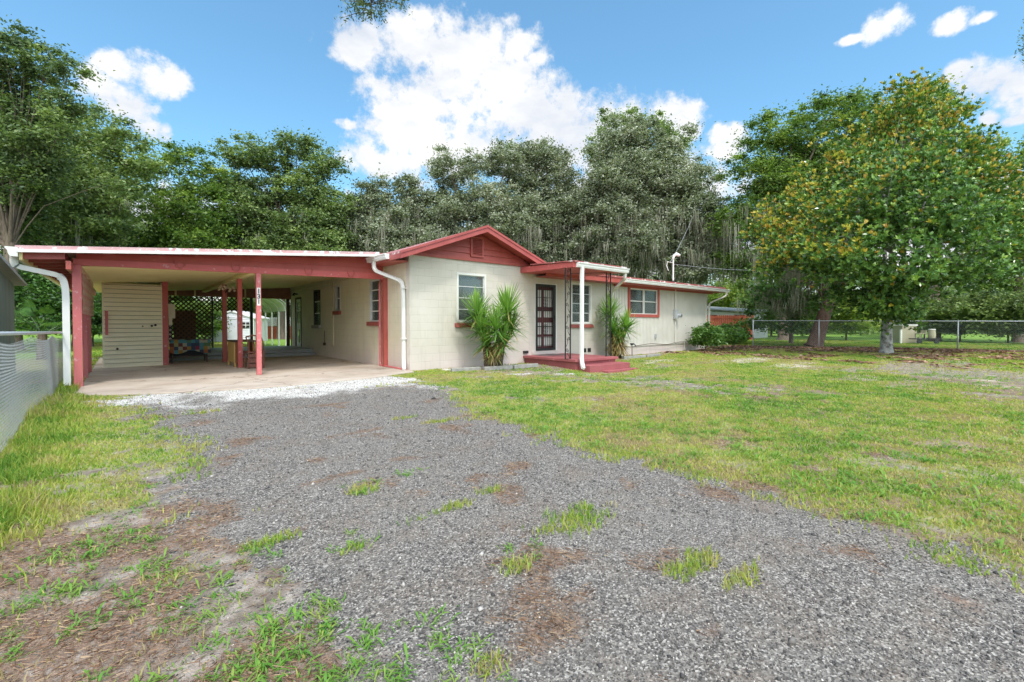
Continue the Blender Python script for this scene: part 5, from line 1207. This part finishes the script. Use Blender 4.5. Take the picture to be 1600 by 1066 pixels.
def leaves(name, C, sz, tint, m, parent, seed, asp=.5, upbias=.5, drop=0):
    """C (n,3) centres; rhombic leaf sprays"""
    r = np.random.default_rng(seed); n = len(C)
    d = r.normal(size=(n, 3)); d[:, 2] = d[:, 2]*.6-drop; d /= np.linalg.norm(d, axis=1)[:, None]
    q = r.normal(size=(n, 3)); q[:, 2] += upbias*2; s = np.cross(d, q); s /= np.linalg.norm(s, axis=1)[:, None]+1e-9
    L = (sz*r.uniform(.6, 1.25, n))[:, None]
    nrm = np.cross(s, d)
    V = np.stack([C-d*L*.5, C+s*L*asp*.5+nrm*L*.08, C+d*L*.5, C-s*L*asp*.5+nrm*L*.08], 1)
    return npmesh(name, V.reshape(-1, 3), np.arange(4*n).reshape(-1, 4), m, parent, tint=np.repeat(tint, 4))
def tree(name, loc, lobes, label, cat, leafm, leafsz=.16, clump_r=.75, density=1.0, per=230, seed=1, trunk_r=.28, fork=None, barkm=None, moss=0, mosszone=(2, 9), group=None, lean=(0, 0), base_t=.5, rosette=False, mossw=.05, bend=0, tvar=.24, gold=None, low=3.6):
    r = np.random.default_rng(seed); e = empty(name, tuple(loc), label, cat, group); barkm = barkm or M['bark']
    top = max(l[2] for l in lobes); fork = fork or top*.32
    tr = MB(); tp = [Vector((lean[0]*t+bend*math.sin(t*3)*.15, lean[1]*t, fork*t)) for t in (0, .03, .25, .5, .75, 1)]
    tr.tube(tp, [trunk_r*1.55, trunk_r*1.2, trunk_r, trunk_r*.92, trunk_r*.86, trunk_r*.8], 12, cap=False)
    F = tp[-1]; cl = []; trad = []
    if group == G1 or name == 'leaning_tree':     # lower tiers of the crown
        lobes = list(lobes)
        for (lx, ly, lz, rx, ry, rz) in list(lobes):
            if lz > 5.5 and lz*.62 > low: lobes.append((lx*.85+r.normal(0, .5), ly+r.normal(0, .9), lz*.64+r.normal(0, .5), rx*.95, ry*.95, rz*1.1))
            if lz > 6.5 and name != 'leaning_tree' and (len(lobes) % 2 or 'mossy' in label or 'live oak' in label): lobes.append((lx*.9+r.normal(0, .9), ly+r.normal(0, .8), lz*.82+r.normal(0, .4), rx*.85, ry*.85, rz*1.05))
    for (lx, ly, lz, rx, ry, rz) in lobes:
        c = Vector((lx, ly, lz)); m1 = F+(c-F)*.45+Vector((r.normal(0, .25), r.normal(0, .25), (c-F).length*.10)); 
        start = F if lz > fork*.9 else tp[3]
        pth = [start, start+(m1-start)*.5+Vector((0, 0, .1)), m1, c*.75+m1*.25+Vector((r.normal(0, .2), r.normal(0, .2), 0)), c]
        br = trunk_r*.38*min(1, (rx/2.2))
        tr.tube(pth, [br, br*.85, br*.6, br*.4, br*.22], 7, cap=False)
        vol = (rx*ry+rx*rz+ry*rz)/3; n = max(4, int(vol*density*(5.2 if rosette else 6.0)/(clump_r**2)))
        for k in range(n):
            d = r.normal(size=3); d /= np.linalg.norm(d)
            if d[2] < -.35: d[2] *= .5
            q = r.uniform(.25, 1.08)**.6*(1+r.normal(0, .08))
            p = Vector((lx+d[0]*rx*q, ly+d[1]*ry*q, lz+d[2]*rz*q)); cl.append(tuple(p)); 
            if r.random() < .28:
                s0 = pth[3]*(.5)+c*.5 if r.random() < .6 else pth[2]
                md = (s0+p)/2+Vector((r.normal(0, .15), r.normal(0, .15), r.uniform(0, .3)))
                tr.tube([s0, md, p], [br*.16+.008, .012, .005], 4, cap=False)
    ld = Vector((sum(l[0] for l in lobes)/len(lobes), sum(l[1] for l in lobes)/len(lobes), top*.8))
    if fork < top*.7: tr.tube([tp[-1]-Vector((0, 0, .05)), tp[-1]+(ld-tp[-1])*.3+Vector((.1, -.1, 0)), tp[-1]+(ld-tp[-1])*.65+Vector((-.15, .1, 0)), ld], [trunk_r*.8, trunk_r*.55, trunk_r*.3, .02], 8, cap=False)
    K = tr.build('trunk', barkm, e, smooth=True); leafsz *= 1.0 if rosette else 1.3
    cl = np.array(cl); nc = len(cl); cr = clump_r*r.uniform(.55, 1.35, nc)
    ct = np.clip(base_t+r.normal(0, tvar, nc), 0, 1)
    if rosette:
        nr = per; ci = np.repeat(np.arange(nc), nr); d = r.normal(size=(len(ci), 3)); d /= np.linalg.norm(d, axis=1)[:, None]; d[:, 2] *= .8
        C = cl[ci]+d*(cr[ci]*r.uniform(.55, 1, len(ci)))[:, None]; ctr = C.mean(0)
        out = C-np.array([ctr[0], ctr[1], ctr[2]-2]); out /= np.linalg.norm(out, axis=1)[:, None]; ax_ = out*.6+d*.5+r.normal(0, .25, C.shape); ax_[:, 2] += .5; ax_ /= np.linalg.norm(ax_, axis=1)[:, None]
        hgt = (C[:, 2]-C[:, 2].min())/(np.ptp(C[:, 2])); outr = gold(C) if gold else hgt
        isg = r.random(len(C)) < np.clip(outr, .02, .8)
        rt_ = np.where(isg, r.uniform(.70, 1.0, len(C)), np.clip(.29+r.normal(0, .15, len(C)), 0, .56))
        nl = 8; N = len(C)*nl; Cc = np.repeat(C, nl, 0); Ax = np.repeat(ax_, nl, 0); T = np.clip(np.repeat(rt_, nl)+r.normal(0, .05, N), 0, 1)
        h1 = np.cross(Ax, r.normal(size=(N, 3))); h1 /= np.linalg.norm(h1, axis=1)[:, None]
        sp = np.where(np.repeat(isg, nl), r.uniform(.2, .7, N), r.uniform(.5, 1.4, N))[:, None]
        D = Ax+h1*sp; D /= np.linalg.norm(D, axis=1)[:, None]; S_ = np.cross(D, Ax); S_ /= np.linalg.norm(S_, axis=1)[:, None]+1e-9
        L = (leafsz*r.uniform(.7, 1.15, N))[:, None]; nn = np.cross(S_, D)
        V = np.stack([Cc, Cc+D*L*.55+S_*L*.19+nn*L*.06, Cc+D*L, Cc+D*L*.55-S_*L*.19+nn*L*.06], 1)
        npmesh('crown', V.reshape(-1, 3), np.arange(4*N).reshape(-1, 4), leafm, e, tint=np.repeat(T, 4))
    else:
        ci = np.repeat(np.arange(nc), int(per*.62)); N = len(ci); g_ = r.normal(size=(N, 3)); g_ /= np.linalg.norm(g_, axis=1)[:, None]
        C = cl[ci]+g_*(cr[ci]*np.abs(r.normal(0, .62, N)))[:, None]*np.array([1.1, 1.1, .62])
        T = np.clip(ct[ci]+r.normal(0, .12, N), 0, 1)
        leaves('crown', C, leafsz, T, leafm, e, seed+1)
    if moss:
        lo_ = cl[(cl[:, 2] > mosszone[0]) & (cl[:, 2] < mosszone[1])]
        if len(lo_):
            nb = moss; k = r.integers(0, len(lo_), nb); ctrs = lo_[k]+r.normal(0, clump_r*.6, (nb, 3))*[1, 1, .3]
            ns = 14; P0 = np.repeat(ctrs, ns, 0)+r.normal(0, .16, (nb*ns, 3)); Ls = np.repeat(r.gamma(2.4, .42, nb)+.25, ns)*r.uniform(.4, 1.1, nb*ns); N = len(P0); Ls = np.minimum(Ls, np.maximum(.2, (P0[:, 2]-1.3)*r.uniform(.6, 1, N)))
            a = r.uniform(0, math.pi, N); dx, dy = np.cos(a)*mossw*.5, np.sin(a)*mossw*.5; rows = []; segs = 4; w0 = r.normal(0, .075, (N, 2)); ph_ = r.uniform(0, 6, N)
            for i in range(segs+1):
                t = i/segs; ww = (1-t*.8)*(.6+.4*math.sin(t*5)); ox = w0[:, 0]*np.sin(t*5+ph_)*t**.5; oy = w0[:, 1]*np.cos(t*4+ph_)*t**.5
                rows += [np.stack([P0[:, 0]-dx*ww+ox, P0[:, 1]-dy*ww+oy, P0[:, 2]-Ls*t], -1), np.stack([P0[:, 0]+dx*ww+ox, P0[:, 1]+dy*ww+oy, P0[:, 2]-Ls*t], -1)]
            V = np.stack(rows, 1); b = (np.arange(N)*(2*(segs+1)))[:, None, None]; f = np.array([(2*i, 2*i+1, 2*i+3, 2*i+2) for i in range(segs)])[None]
            npmesh('spanish_moss', V.reshape(-1, 3), (b+f).reshape(-1, 4), M['moss'], e, tint=np.repeat(np.clip(np.repeat(r.normal(.5, .2, nb), ns)+r.normal(0, .1, N), 0, 1), 2*(segs+1)))
    return e
def copy_tree(o, loc, rz=0, sc=1, label=None, sz=None):
    c = o.copy(); S.collection.objects.link(c); c.location = loc; c.rotation_euler.z = rz; c.scale = (sc, sc, sz or sc)
    if label: c['label'] = label
    for k in [k for k in bpy.data.objects if k.parent == o]:
        d = k.copy(); S.collection.objects.link(d); d.parent = c; d.matrix_parent_inverse = k.matrix_parent_inverse.copy()
    return c
RV = Vector((math.cos(YAW), -math.sin(YAW), 0)); FV = Vector((math.sin(YAW), math.cos(YAW), 0))
def lob(base_px, d, items, base_y=None):
    """items (px, py, r_px, depth offset[, squash]) seen-size lobes -> local metres"""
    k = d/FPX; out = []
    for it in items:
        px, py, rp, dv = it[:4]; sq = it[4] if len(it) > 4 else .85
        dd = d+dv; p = P2D(px, py, dd); b = P2D(base_px, 540, d); q = p-Vector((b.x, b.y, 0)); rm = rp*dd/FPX
        out.append((q.x, q.y, q.z, rm, rm, rm*sq))
    return out
def base(px, d): p = P2D(px, 540, d); return (p.x, p.y, -.02)
G1 = 'tall oaks along the back of the yard'
# --- far left trees
tree('oak_tree', base(20, 21), lob(20, 21, [(0, 95, 48, 0), (70, 110, 42, 0), (110, 110, 24, -.5), (20, 170, 55, 1), (-50, 120, 70, 0), (60, 200, 48, 1), (-60, 230, 80, 0), (100, 165, 34, 0), (30, 60, 26, 0)]), 'tall dark oak at the left edge of the yard with high spreading branches', 'tree', M['oakleaf'], .13, .62, 1.0, 230, 3, .30, base_t=.28, group=G1)
tree('oak_tree', base(130, 27), lob(130, 27, [(60, 250, 60, 0), (130, 210, 55, 1), (180, 205, 38, 0), (100, 300, 60, -1), (40, 330, 60, 1), (170, 290, 55, 0), (20, 400, 45, 0), (200, 250, 40, 0), (150, 350, 48, 0), (60, 180, 45, 2), (100, 240, 60, 2), (90, 380, 40, -1)]), 'broad green oak with reddish trunk rising behind the left of the carport', 'tree', M['oakleaf'], .16, .8, .95, 230, 5, .32, base_t=.62, barkm=M['barkred'], group=G1, moss=90, mosszone=(4, 9), fork=5)
tree('oak_tree', base(262, 33), lob(262, 33, [(240, 260, 40, 0), (300, 255, 38, 0), (330, 290, 40, 0), (255, 320, 45, 0), (310, 345, 45, -1), (230, 380, 42, 0), (290, 390, 50, 0), (340, 380, 40, 0), (210, 300, 30, 1)]), 'yellow green oak behind the middle of the carport roof', 'tree', M['brightleaf'], .17, .85, .95, 230, 7, .26, base_t=.30, group=G1)
tree('oak_tree', base(440, 36), lob(440, 36, [(465, 232, 30, 0), (425, 250, 38, 0), (380, 245, 34, 0), (505, 262, 32, 0), (400, 310, 36, 1), (475, 300, 40, 0), (525, 320, 30, 0), (375, 350, 40, 0), (450, 370, 45, 0), (515, 375, 40, 0), (360, 290, 30, 0)]), 'airy tall oak with sky showing through its crown left of the gable', 'tree', M['oakleaf'], .18, .8, 1.25, 230, 9, .30, base_t=.42, group=G1, fork=6.5, moss=120, mosszone=(3, 10), mossw=.06)
# --- the grey mossy oaks behind the house
tree('live_oak', base(600, 38), lob(600, 38, [(575, 300, 18, 0), (600, 285, 12, 0), (635, 290, 22, 0), (590, 315, 26, 0), (640, 325, 34, 0), (545, 330, 28, 1), (570, 340, 34, 0), (615, 350, 40, 0), (655, 320, 30, 0), (560, 385, 35, 0), (640, 390, 40, 0), (600, 400, 40, 0), (690, 270, 14, 0)]), 'grey mossy live oak with thin twiggy top left of the gable peak', 'tree', M['greyleaf'], .17, .75, 1.35, 230, 11, .30, base_t=.45, group=G1, moss=420, mosszone=(2, 11), mossw=.06)
tree('live_oak', base(735, 38), lob(735, 38, [(705, 275, 34, 0), (745, 262, 30, 0), (790, 255, 34, 0), (700, 330, 42, -1), (760, 320, 48, -1), (680, 370, 38, -1), (740, 380, 40, -1), (800, 340, 45, 0), (800, 395, 40, 0), (690, 250, 20, 0), (815, 240, 20, 1)]), 'grey green live oak directly behind the gable peak', 'tree', M['greyleaf'], .17, .8, 1.1, 250, 13, .34, base_t=.5, group=G1, moss=420, mosszone=(3, 9), mossw=.06)
tree('live_oak', base(850, 40), lob(850, 40, [(840, 250, 34, 0), (875, 275, 34, 0), (815, 285, 30, 0), (860, 320, 45, -1), (900, 330, 40, -1), (840, 380, 45, -1), (890, 400, 45, 0), (870, 245, 20, 1)]), 'live oak with grey lichened leaves between the gable peak and the porch', 'tree', M['greyleaf'], .17, .8, 1.1, 250, 15, .32, base_t=.42, group=G1, moss=450, mosszone=(2, 10), mossw=.06)
tree('live_oak', base(1000, 38), lob(1000, 38, [(970, 215, 36, 0), (1010, 215, 34, 1), (940, 240, 30, 0), (1045, 240, 26, 0), (1075, 205, 8, 0), (960, 285, 48, -1), (1015, 285, 48, -1), (1065, 290, 38, -1), (930, 330, 42, 0), (990, 345, 48, -1), (1050, 350, 44, -1), (1100, 320, 36, -1), (1105, 375, 36, -1), (940, 385, 40, 0), (1090, 265, 22, 0)]), 'largest live oak, grey and hung with long moss, behind the wing roof', 'tree', M['greyleaf'], .17, .8, 1.15, 250, 17, .42, base_t=.5, group=G1, moss=1100, mosszone=(3, 10), mossw=.06, fork=6)
tree('oak_tree', base(985, 42), lob(985, 42, [(972, 200, 38, 0), (1018, 205, 32, 0), (1060, 222, 22, 0), (940, 235, 30, 0), (990, 250, 40, 0), (840, 248, 24, 1), (800, 245, 22, 1)]), 'green crowned oak topping the mossy oaks behind the wing', 'tree', M['oakleaf'], .18, .85, 1.0, 230, 19, .36, base_t=.6, group=G1)
tree('oak_tree', base(1225, 33), lob(1225, 33, [(1195, 215, 34, 0), (1240, 215, 42, 0), (1290, 185, 48, 0), (1330, 190, 50, 1), (1165, 260, 36, 0), (1220, 275, 48, 0), (1280, 260, 50, 1), (1180, 320, 38, 0), (1150, 350, 30, 0), (1200, 180, 16, 0), (1330, 250, 50, 1), (1170, 400, 16, -1), (1250, 340, 40, 2)]), 'tall fresh green oak with mossy low limbs left of the magnolia', 'tree', M['brightleaf'], .17, .85, 1.0, 250, 21, .36, base_t=.27, group=G1, moss=330, mosszone=(4, 9.5), mossw=.06, fork=7)
tree('oak_tree', base(1460, 32), lob(1460, 32, [(1460, 150, 28, 0), (1480, 175, 26, 0), (1430, 170, 36, 0), (1500, 250, 50, 1), (1400, 240, 60, 1)]), 'green oak just showing above the top of the magnolia', 'tree', M['oakleaf'], .17, .8, 1.0, 230, 23, .30, base_t=.7, group=G1)
tree('oak_tree', base(1590, 30), lob(1590, 30, [(1560, 235, 22, 0), (1595, 250, 24, 0), (1630, 215, 25, 0), (1580, 300, 35, 0), (1640, 290, 50, 0), (1620, 370, 60, 0), (1560, 400, 50, 2)]), 'pale loose crowned tree at the right edge beyond the magnolia', 'tree', M['brightleaf'], .16, .7, .7, 200, 25, .25, base_t=.4, group=G1)
# --- darker lower trees and shrubs by the far fence
tree('leaning_tree', base(1272, 24), lob(1272, 24, [(1230, 400, 40, 0), (1275, 430, 45, 1), (1310, 400, 45, 1), (1210, 460, 34, 0), (1250, 470, 36, 1), (1195, 500, 26, .5), (1235, 510, 28, 1)]), 'leaning reddish trunked tree standing at the far fence with dark foliage and moss', 'tree', M['ivy'], .14, .62, .8, 200, 27, .33, base_t=.5, barkm=M['barkred'], moss=200, mosszone=(1.6, 6), lean=(1.0, -.85), fork=4.4, mossw=.045)
tree('small_tree', base(1236, 27.5), lob(1236, 27.5, [(1215, 440, 35, 0), (1190, 470, 34, 0), (1250, 480, 34, 1), (1165, 500, 24, 0)]), 'small dark multi stemmed tree behind the fence, left of the leaning trunk', 'tree', M['ivy'], .14, .6, .7, 190, 29, .12, base_t=.6, moss=60, mosszone=(1, 5), fork=1.2)
def shrub(loc, w_, h, label, m, sz=.1, seed=1, name='shrub', per=130, base_t=.5, group=None, cat='shrub', nl=7):
    r = random.Random(seed); L = []
    for k in range(nl): a = r.uniform(0, 6.28); q = r.uniform(0, .55)*w_/2; L.append((math.cos(a)*q, math.sin(a)*q, h*r.uniform(.3, .72), w_*.27, w_*.27, h*.26))
    return tree(name, loc, L, label, cat, m, sz, min(w_, h)*.17, 1.0, per, seed, .03*max(1, h/2), fork=h*.15, base_t=base_t, group=group)
shrub((19.3, 9.75, 0), 1.7, 1.35, 'loose green shrub against the far end of the wing wall', M['ivy'], .085, 41, base_t=.62)
shrub((21.5, 9.55, 0), 1.6, 1.15, 'rounded green shrub just beyond the right corner of the house', M['ivy'], .085, 42, base_t=.8)
shrub(base(1145, 27), 3.2, 1.25, 'low dark shrub in front of the red board fence', M['ivy'], .11, 43, base_t=.35)
sh1 = shrub(base(1322, 33), 5.0, 4.2, 'bright yellow green shrub beyond the far fence, right of the leaning trunk', M['brightleaf'], .15, 44, base_t=.75, per=200, nl=12, group='shrubs beyond the far fence')
copy_tree(sh1, base(1140, 50), 1.0, 1.5, 'bright green shrub above the white building on the right')
copy_tree(sh1, base(1275, 42), 2.2, 1.0, 'bright green shrub behind the leaning trunk')
copy_tree(sh1, base(1395, 44), 3.3, 1.1, 'bright green shrub seen behind the magnolia trunk')
copy_tree(sh1, base(1205, 44), 4.3, 1.3, 'bright green shrub half hidden by the small dark tree')
sh2 = shrub(base(1500, 31), 4.5, 3.6, 'dark green shrub behind the far fence right of the magnolia trunk', M['oakleaf'], .15, 45, base_t=.5, per=200, nl=12, group='shrubs beyond the far fence')
copy_tree(sh2, base(1575, 28), 1.2, 1.0, 'dark green shrub behind the far fence at the right edge')
copy_tree(sh2, base(1650, 26), 2.6, 1.1, 'dark green shrub just outside the right edge behind the fence')
copy_tree(sh2, base(1445, 38), 2.0, 1.3, 'dark green shrub behind the cream tank')
sh3 = shrub(base(70, 20), 4.0, 4.2, 'dark shrub behind the left fence between the tin shed and the carport', M['ivy'], .12, 46, base_t=.35, per=200, nl=12, group='shrubs behind the left fence')
copy_tree(sh3, base(10, 24), 1.6, 1.3, 'dark tall shrub showing above the tin shed')
copy_tree(sh3, base(115, 27), 2.9, 1.0, 'dark shrub seen under the left gutter')
copy_tree(sh3, base(145, 24), .4, .8, 'dark shrub seen between the left carport posts')
shrub(base(320, 29), 2.4, 2.7, 'green shrub beside the white garden shed', M['brightleaf'], .12, 47, base_t=.2, per=180, nl=9)
copy_tree(sh1, base(285, 40), 2.2, .8, 'bright shrub behind the tall lattice at the back of the carport')
copy_tree(sh1, base(385, 40), 1.5, 1.0, 'bright shrub behind the white garden shed')
copy_tree(sh2, base(440, 42), 1.5, .95, 'dark shrub behind the low red fence')
copy_tree(sh2, base(475, 40), 2.5, .9, 'dark shrub behind the low red fence, nearest the house')
# continuous far wood that closes the gaps below the crowns
def far_wood():
    r = np.random.default_rng(77); C = []; T = []
    for px in np.arange(-160, 1800, 9):
        d = r.uniform(50, 62); bt = r.uniform(.2, .8); hh = 6.2+1.6*math.sin(px*.013)+r.uniform(-1, 1.2)
        if 1150 < px < 1250: hh *= .7
        if 240 < px < 480: hh *= .75
        for k in range(9):
            p = P2D(px+r.uniform(-12, 12), 520, d+r.uniform(-2, 2)); z = r.uniform(.3, hh)
            n = 90; g_ = r.normal(size=(n, 3))*[.9, .9, .7]; C.append(np.array([p.x, p.y, z])+g_); T.append(np.clip(bt+r.normal(0, .2, n), 0, 1))
    return leaves('far_wood', np.concatenate(C), .34, np.concatenate(T), M['oakleaf'], None, 78)
tag(far_wood(), kind='stuff')
# --- magnolia
mi = [(1425, 150, 38, 0), (1385, 195, 48, 0), (1450, 200, 50, 0), (1335, 235, 45, 0), (1400, 260, 70, -2), (1480, 265, 62, 0), (1300, 290, 45, 0), (1530, 300, 55, 0), (1350, 320, 70, -2.5), (1450, 340, 80, -3), (1260, 330, 45, 0),
      (1220, 345, 36, 0), (1190, 370, 26, 0), (1240, 390, 48, -1), (1300, 390, 60, -2.5), (1550, 370, 62, -2), (1610, 350, 60, 0), (1380, 410, 65, -3), (1500, 410, 60, -3), (1600, 400, 50, -1.5), (1350, 460, 38, -1.5), (1400, 470, 36, -2),
      (1450, 440, 36, -2), (1210, 420, 28, 0), (1370, 480, 34, -1), (1410, 490, 30, -1.5), (1330, 470, 30, -1), (1290, 425, 34, -2), (1400, 330, 60, 2.5), (1500, 330, 60, 2.5), (1300, 330, 50, 2), (1545, 410, 36, 0), (1650, 400, 50, 0)]
mb_ = base(1385, 18.7)
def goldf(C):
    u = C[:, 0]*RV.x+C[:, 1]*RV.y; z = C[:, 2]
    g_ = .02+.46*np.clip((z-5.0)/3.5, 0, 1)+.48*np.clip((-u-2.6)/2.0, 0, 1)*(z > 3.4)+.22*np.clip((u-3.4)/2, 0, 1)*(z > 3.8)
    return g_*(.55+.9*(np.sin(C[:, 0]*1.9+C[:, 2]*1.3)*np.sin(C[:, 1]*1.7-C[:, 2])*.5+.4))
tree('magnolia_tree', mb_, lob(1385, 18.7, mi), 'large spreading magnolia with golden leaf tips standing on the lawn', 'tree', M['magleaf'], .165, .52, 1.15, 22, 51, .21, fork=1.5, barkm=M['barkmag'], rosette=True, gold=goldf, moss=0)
# --- yuccas
def yucca(loc, heads, stems, label, seed, n=170, L0=.74):
    e = empty('yucca', tuple(loc), label, 'yucca plant', 'yuccas against the front wall'); r = np.random.default_rng(seed)
    for (a, b, c) in stems:
        hp = a*RV+b*FV+Vector((0, 0, c))
        MB().tube([hp*0+Vector((a*RV.x*.3+b*FV.x*.3, a*RV.y*.3+b*FV.y*.3, -.05)), hp*.5+Vector((0, 0, .05)), hp], [.11, .075, .05], 8).build('stem', M['bark'], e, smooth=True)
    for (a, b, c, s, dead) in heads:
        hp = np.array(a*RV+b*FV+Vector((0, 0, c))); V = []; T = []; N = int(n*s)
        for i in range(N):
            ph = r.uniform(0, 6.283); tilt = r.uniform(-.55, 1.5) if not dead else r.uniform(-1.25, -.2)
            d = np.array([math.cos(ph)*math.cos(tilt), math.sin(ph)*math.cos(tilt), math.sin(tilt)]); L = L0*s*r.uniform(.75, 1.12); side_ = np.array([-math.sin(ph), math.cos(ph), 0]); wv = .020*r.uniform(.8, 1.2)
            o = hp+np.array([0, 0, r.uniform(-.14, .10)])*s; dr_ = .06*L*max(0, 1.1-tilt)*r.uniform(.2, 1.2)
            t0 = np.clip((.04 if dead else .55+.35*tilt/1.5)+r.normal(0, .1), 0, 1)
            if not dead and tilt < -.3 and r.random() < .35: t0 = .1
            for fr, ww in ((0, .5), (.35, 1), (.75, .72), (1, .02)):
                c_ = o+d*L*fr-np.array([0, 0, dr_*fr*fr]); V += [c_-side_*wv*ww, c_+side_*wv*ww]; T += [t0, t0]
        V = np.array(V); b_ = (np.arange(N)*8)[:, None, None]; f = np.array([(0, 1, 3, 2), (2, 3, 5, 4), (4, 5, 7, 6)])[None]
        npmesh('dead_leaf_skirt' if dead else 'leaf_head', V, (b_+f).reshape(-1, 4), M['yucca'], e, tint=np.array(T))
    return e
yucca((7.62, 9.80, 0), [(-.42, .05, 1.45, 1.0, 0), (.40, .0, 1.52, 1.05, 0), (-.30, -.1, 1.02, .95, 0), (.12, -.3, 1.05, 1.0, 0), (.50, .05, 1.08, .95, 0), (-.15, -.2, .66, .8, 0), (.30, -.2, .70, .8, 0), (.02, -.2, .50, .6, 1), (.15, -.2, .7, .6, 1)],
      [(-.40, .05, 1.35), (.42, 0, 1.4), (-.15, -.1, .9), (.2, -.28, .95), (.5, .1, .98)], 'large three headed yucca under the gable window', 61)
yucca((13.25, 10.0, 0), [(-.20, 0, 1.50, 1.05, 0), (.38, -.1, 1.05, .9, 0), (-.12, -.15, .95, .9, 0), (.12, -.2, .72, .75, 0), (.1, -.2, .55, .75, 1), (-.15, -.1, .5, .6, 1), (.05, -.1, .85, .7, 1)], [(-.2, 0, 1.42), (.36, -.1, 1.0), (-.1, -.1, .9)], 'smaller yucca with brown dead skirt beside the porch', 62)
# --- fan palmetto behind the left fence
def palmetto(loc):
    e = empty('palmetto', tuple(loc), 'dark fan leaved palmetto behind the left chain link fence', 'palm'); r = np.random.default_rng(5); V = []; F = []; T = []; k = 0
    MB().tube([(0, 0, 0), (0, 0, .9)], [.16, .12], 8).build('stem', M['bark'], e)
    st = MB()
    for i in range(16):
        ph = r.uniform(0, 6.28); ti = r.uniform(.1, 1.3); d = Vector((math.cos(ph)*math.cos(ti), math.sin(ph)*math.cos(ti), math.sin(ti))); L = r.uniform(.6, 1.0); c = Vector((0, 0, .85))+d*L
        st.tube([(0, 0, .85), tuple(Vector((0, 0, .85))+d*L*.5+Vector((0, 0, .05))), tuple(c)], .012, 4)
        s = d.cross(Vector((0, 0, 1))).normalized(); u = s.cross(d)
        for j in range(15):
            a = -1.35+2.7*j/14; q = (d*math.cos(a)+s*math.sin(a)); Lf = .5*(1-.15*abs(a)); tip = c+q*Lf+Vector((0, 0, -.12*(1+abs(a)))); w2 = q.cross(u).normalized()*.016; m_ = c+q*Lf*.5
            V += [tuple(c), tuple(m_-w2), tuple(tip), tuple(m_+w2)]; T += [.35+.3*r.random()]*4
    st.build('leaf_stalks', M['ivy'], e)
    npmesh('fan_leaves', np.array(V), np.arange(len(V)).reshape(-1, 4), M['ivy'], e, tint=np.array(T))
palmetto(base(66, 15.5))
# --- branch ends hanging into view from trees overhead
def bough(loc, tipd, label, seed, n=26, spread=.55):
    e = empty('tree_bough', tuple(loc), label, 'branch'); r = np.random.default_rng(seed); m = MB(); C = []
    main = [Vector((0, 0, 1.6)), Vector((0, 0, .9)), Vector((0, 0, .35)), Vector((0, 0, 0))]; m.tube(main, [.03, .022, .014, .006], 6)
    for k in range(n):
        t = r.uniform(.0, 1.0); s0 = Vector((0, 0, 1.5*t)); q = Vector((r.normal(0, spread*(.25+.9*t)), r.normal(0, spread*.5), r.uniform(-.28, .18))); p = s0+q; m.tube([s0, (s0+p)/2+Vector((0, 0, .04)), p], [.010, .007, .003], 4)
        for j in range(46): u = r.uniform(.3, 1.05); C.append(np.array(s0+q*u)+r.normal(0, .055, 3))
    m.build('twigs', M['bark'], e); leaves('foliage', np.array(C), .07, np.clip(r.normal(.25, .15, len(C)), 0, 1), M['oakleaf'], e, seed, asp=.35, drop=.5)
bough(P2D(580, 30, 8.0), None, 'leafy branch end hanging into the top of the view over the carport', 71, 60, .8)
bough(P2D(508, -2, 8.4), None, 'small leafy branch end left of the hanging branch at the top', 72, 12, .3)
bough(P2D(1612, 108, 10.0), None, 'leafy twig reaching in at the upper right edge', 73, 14, .3)
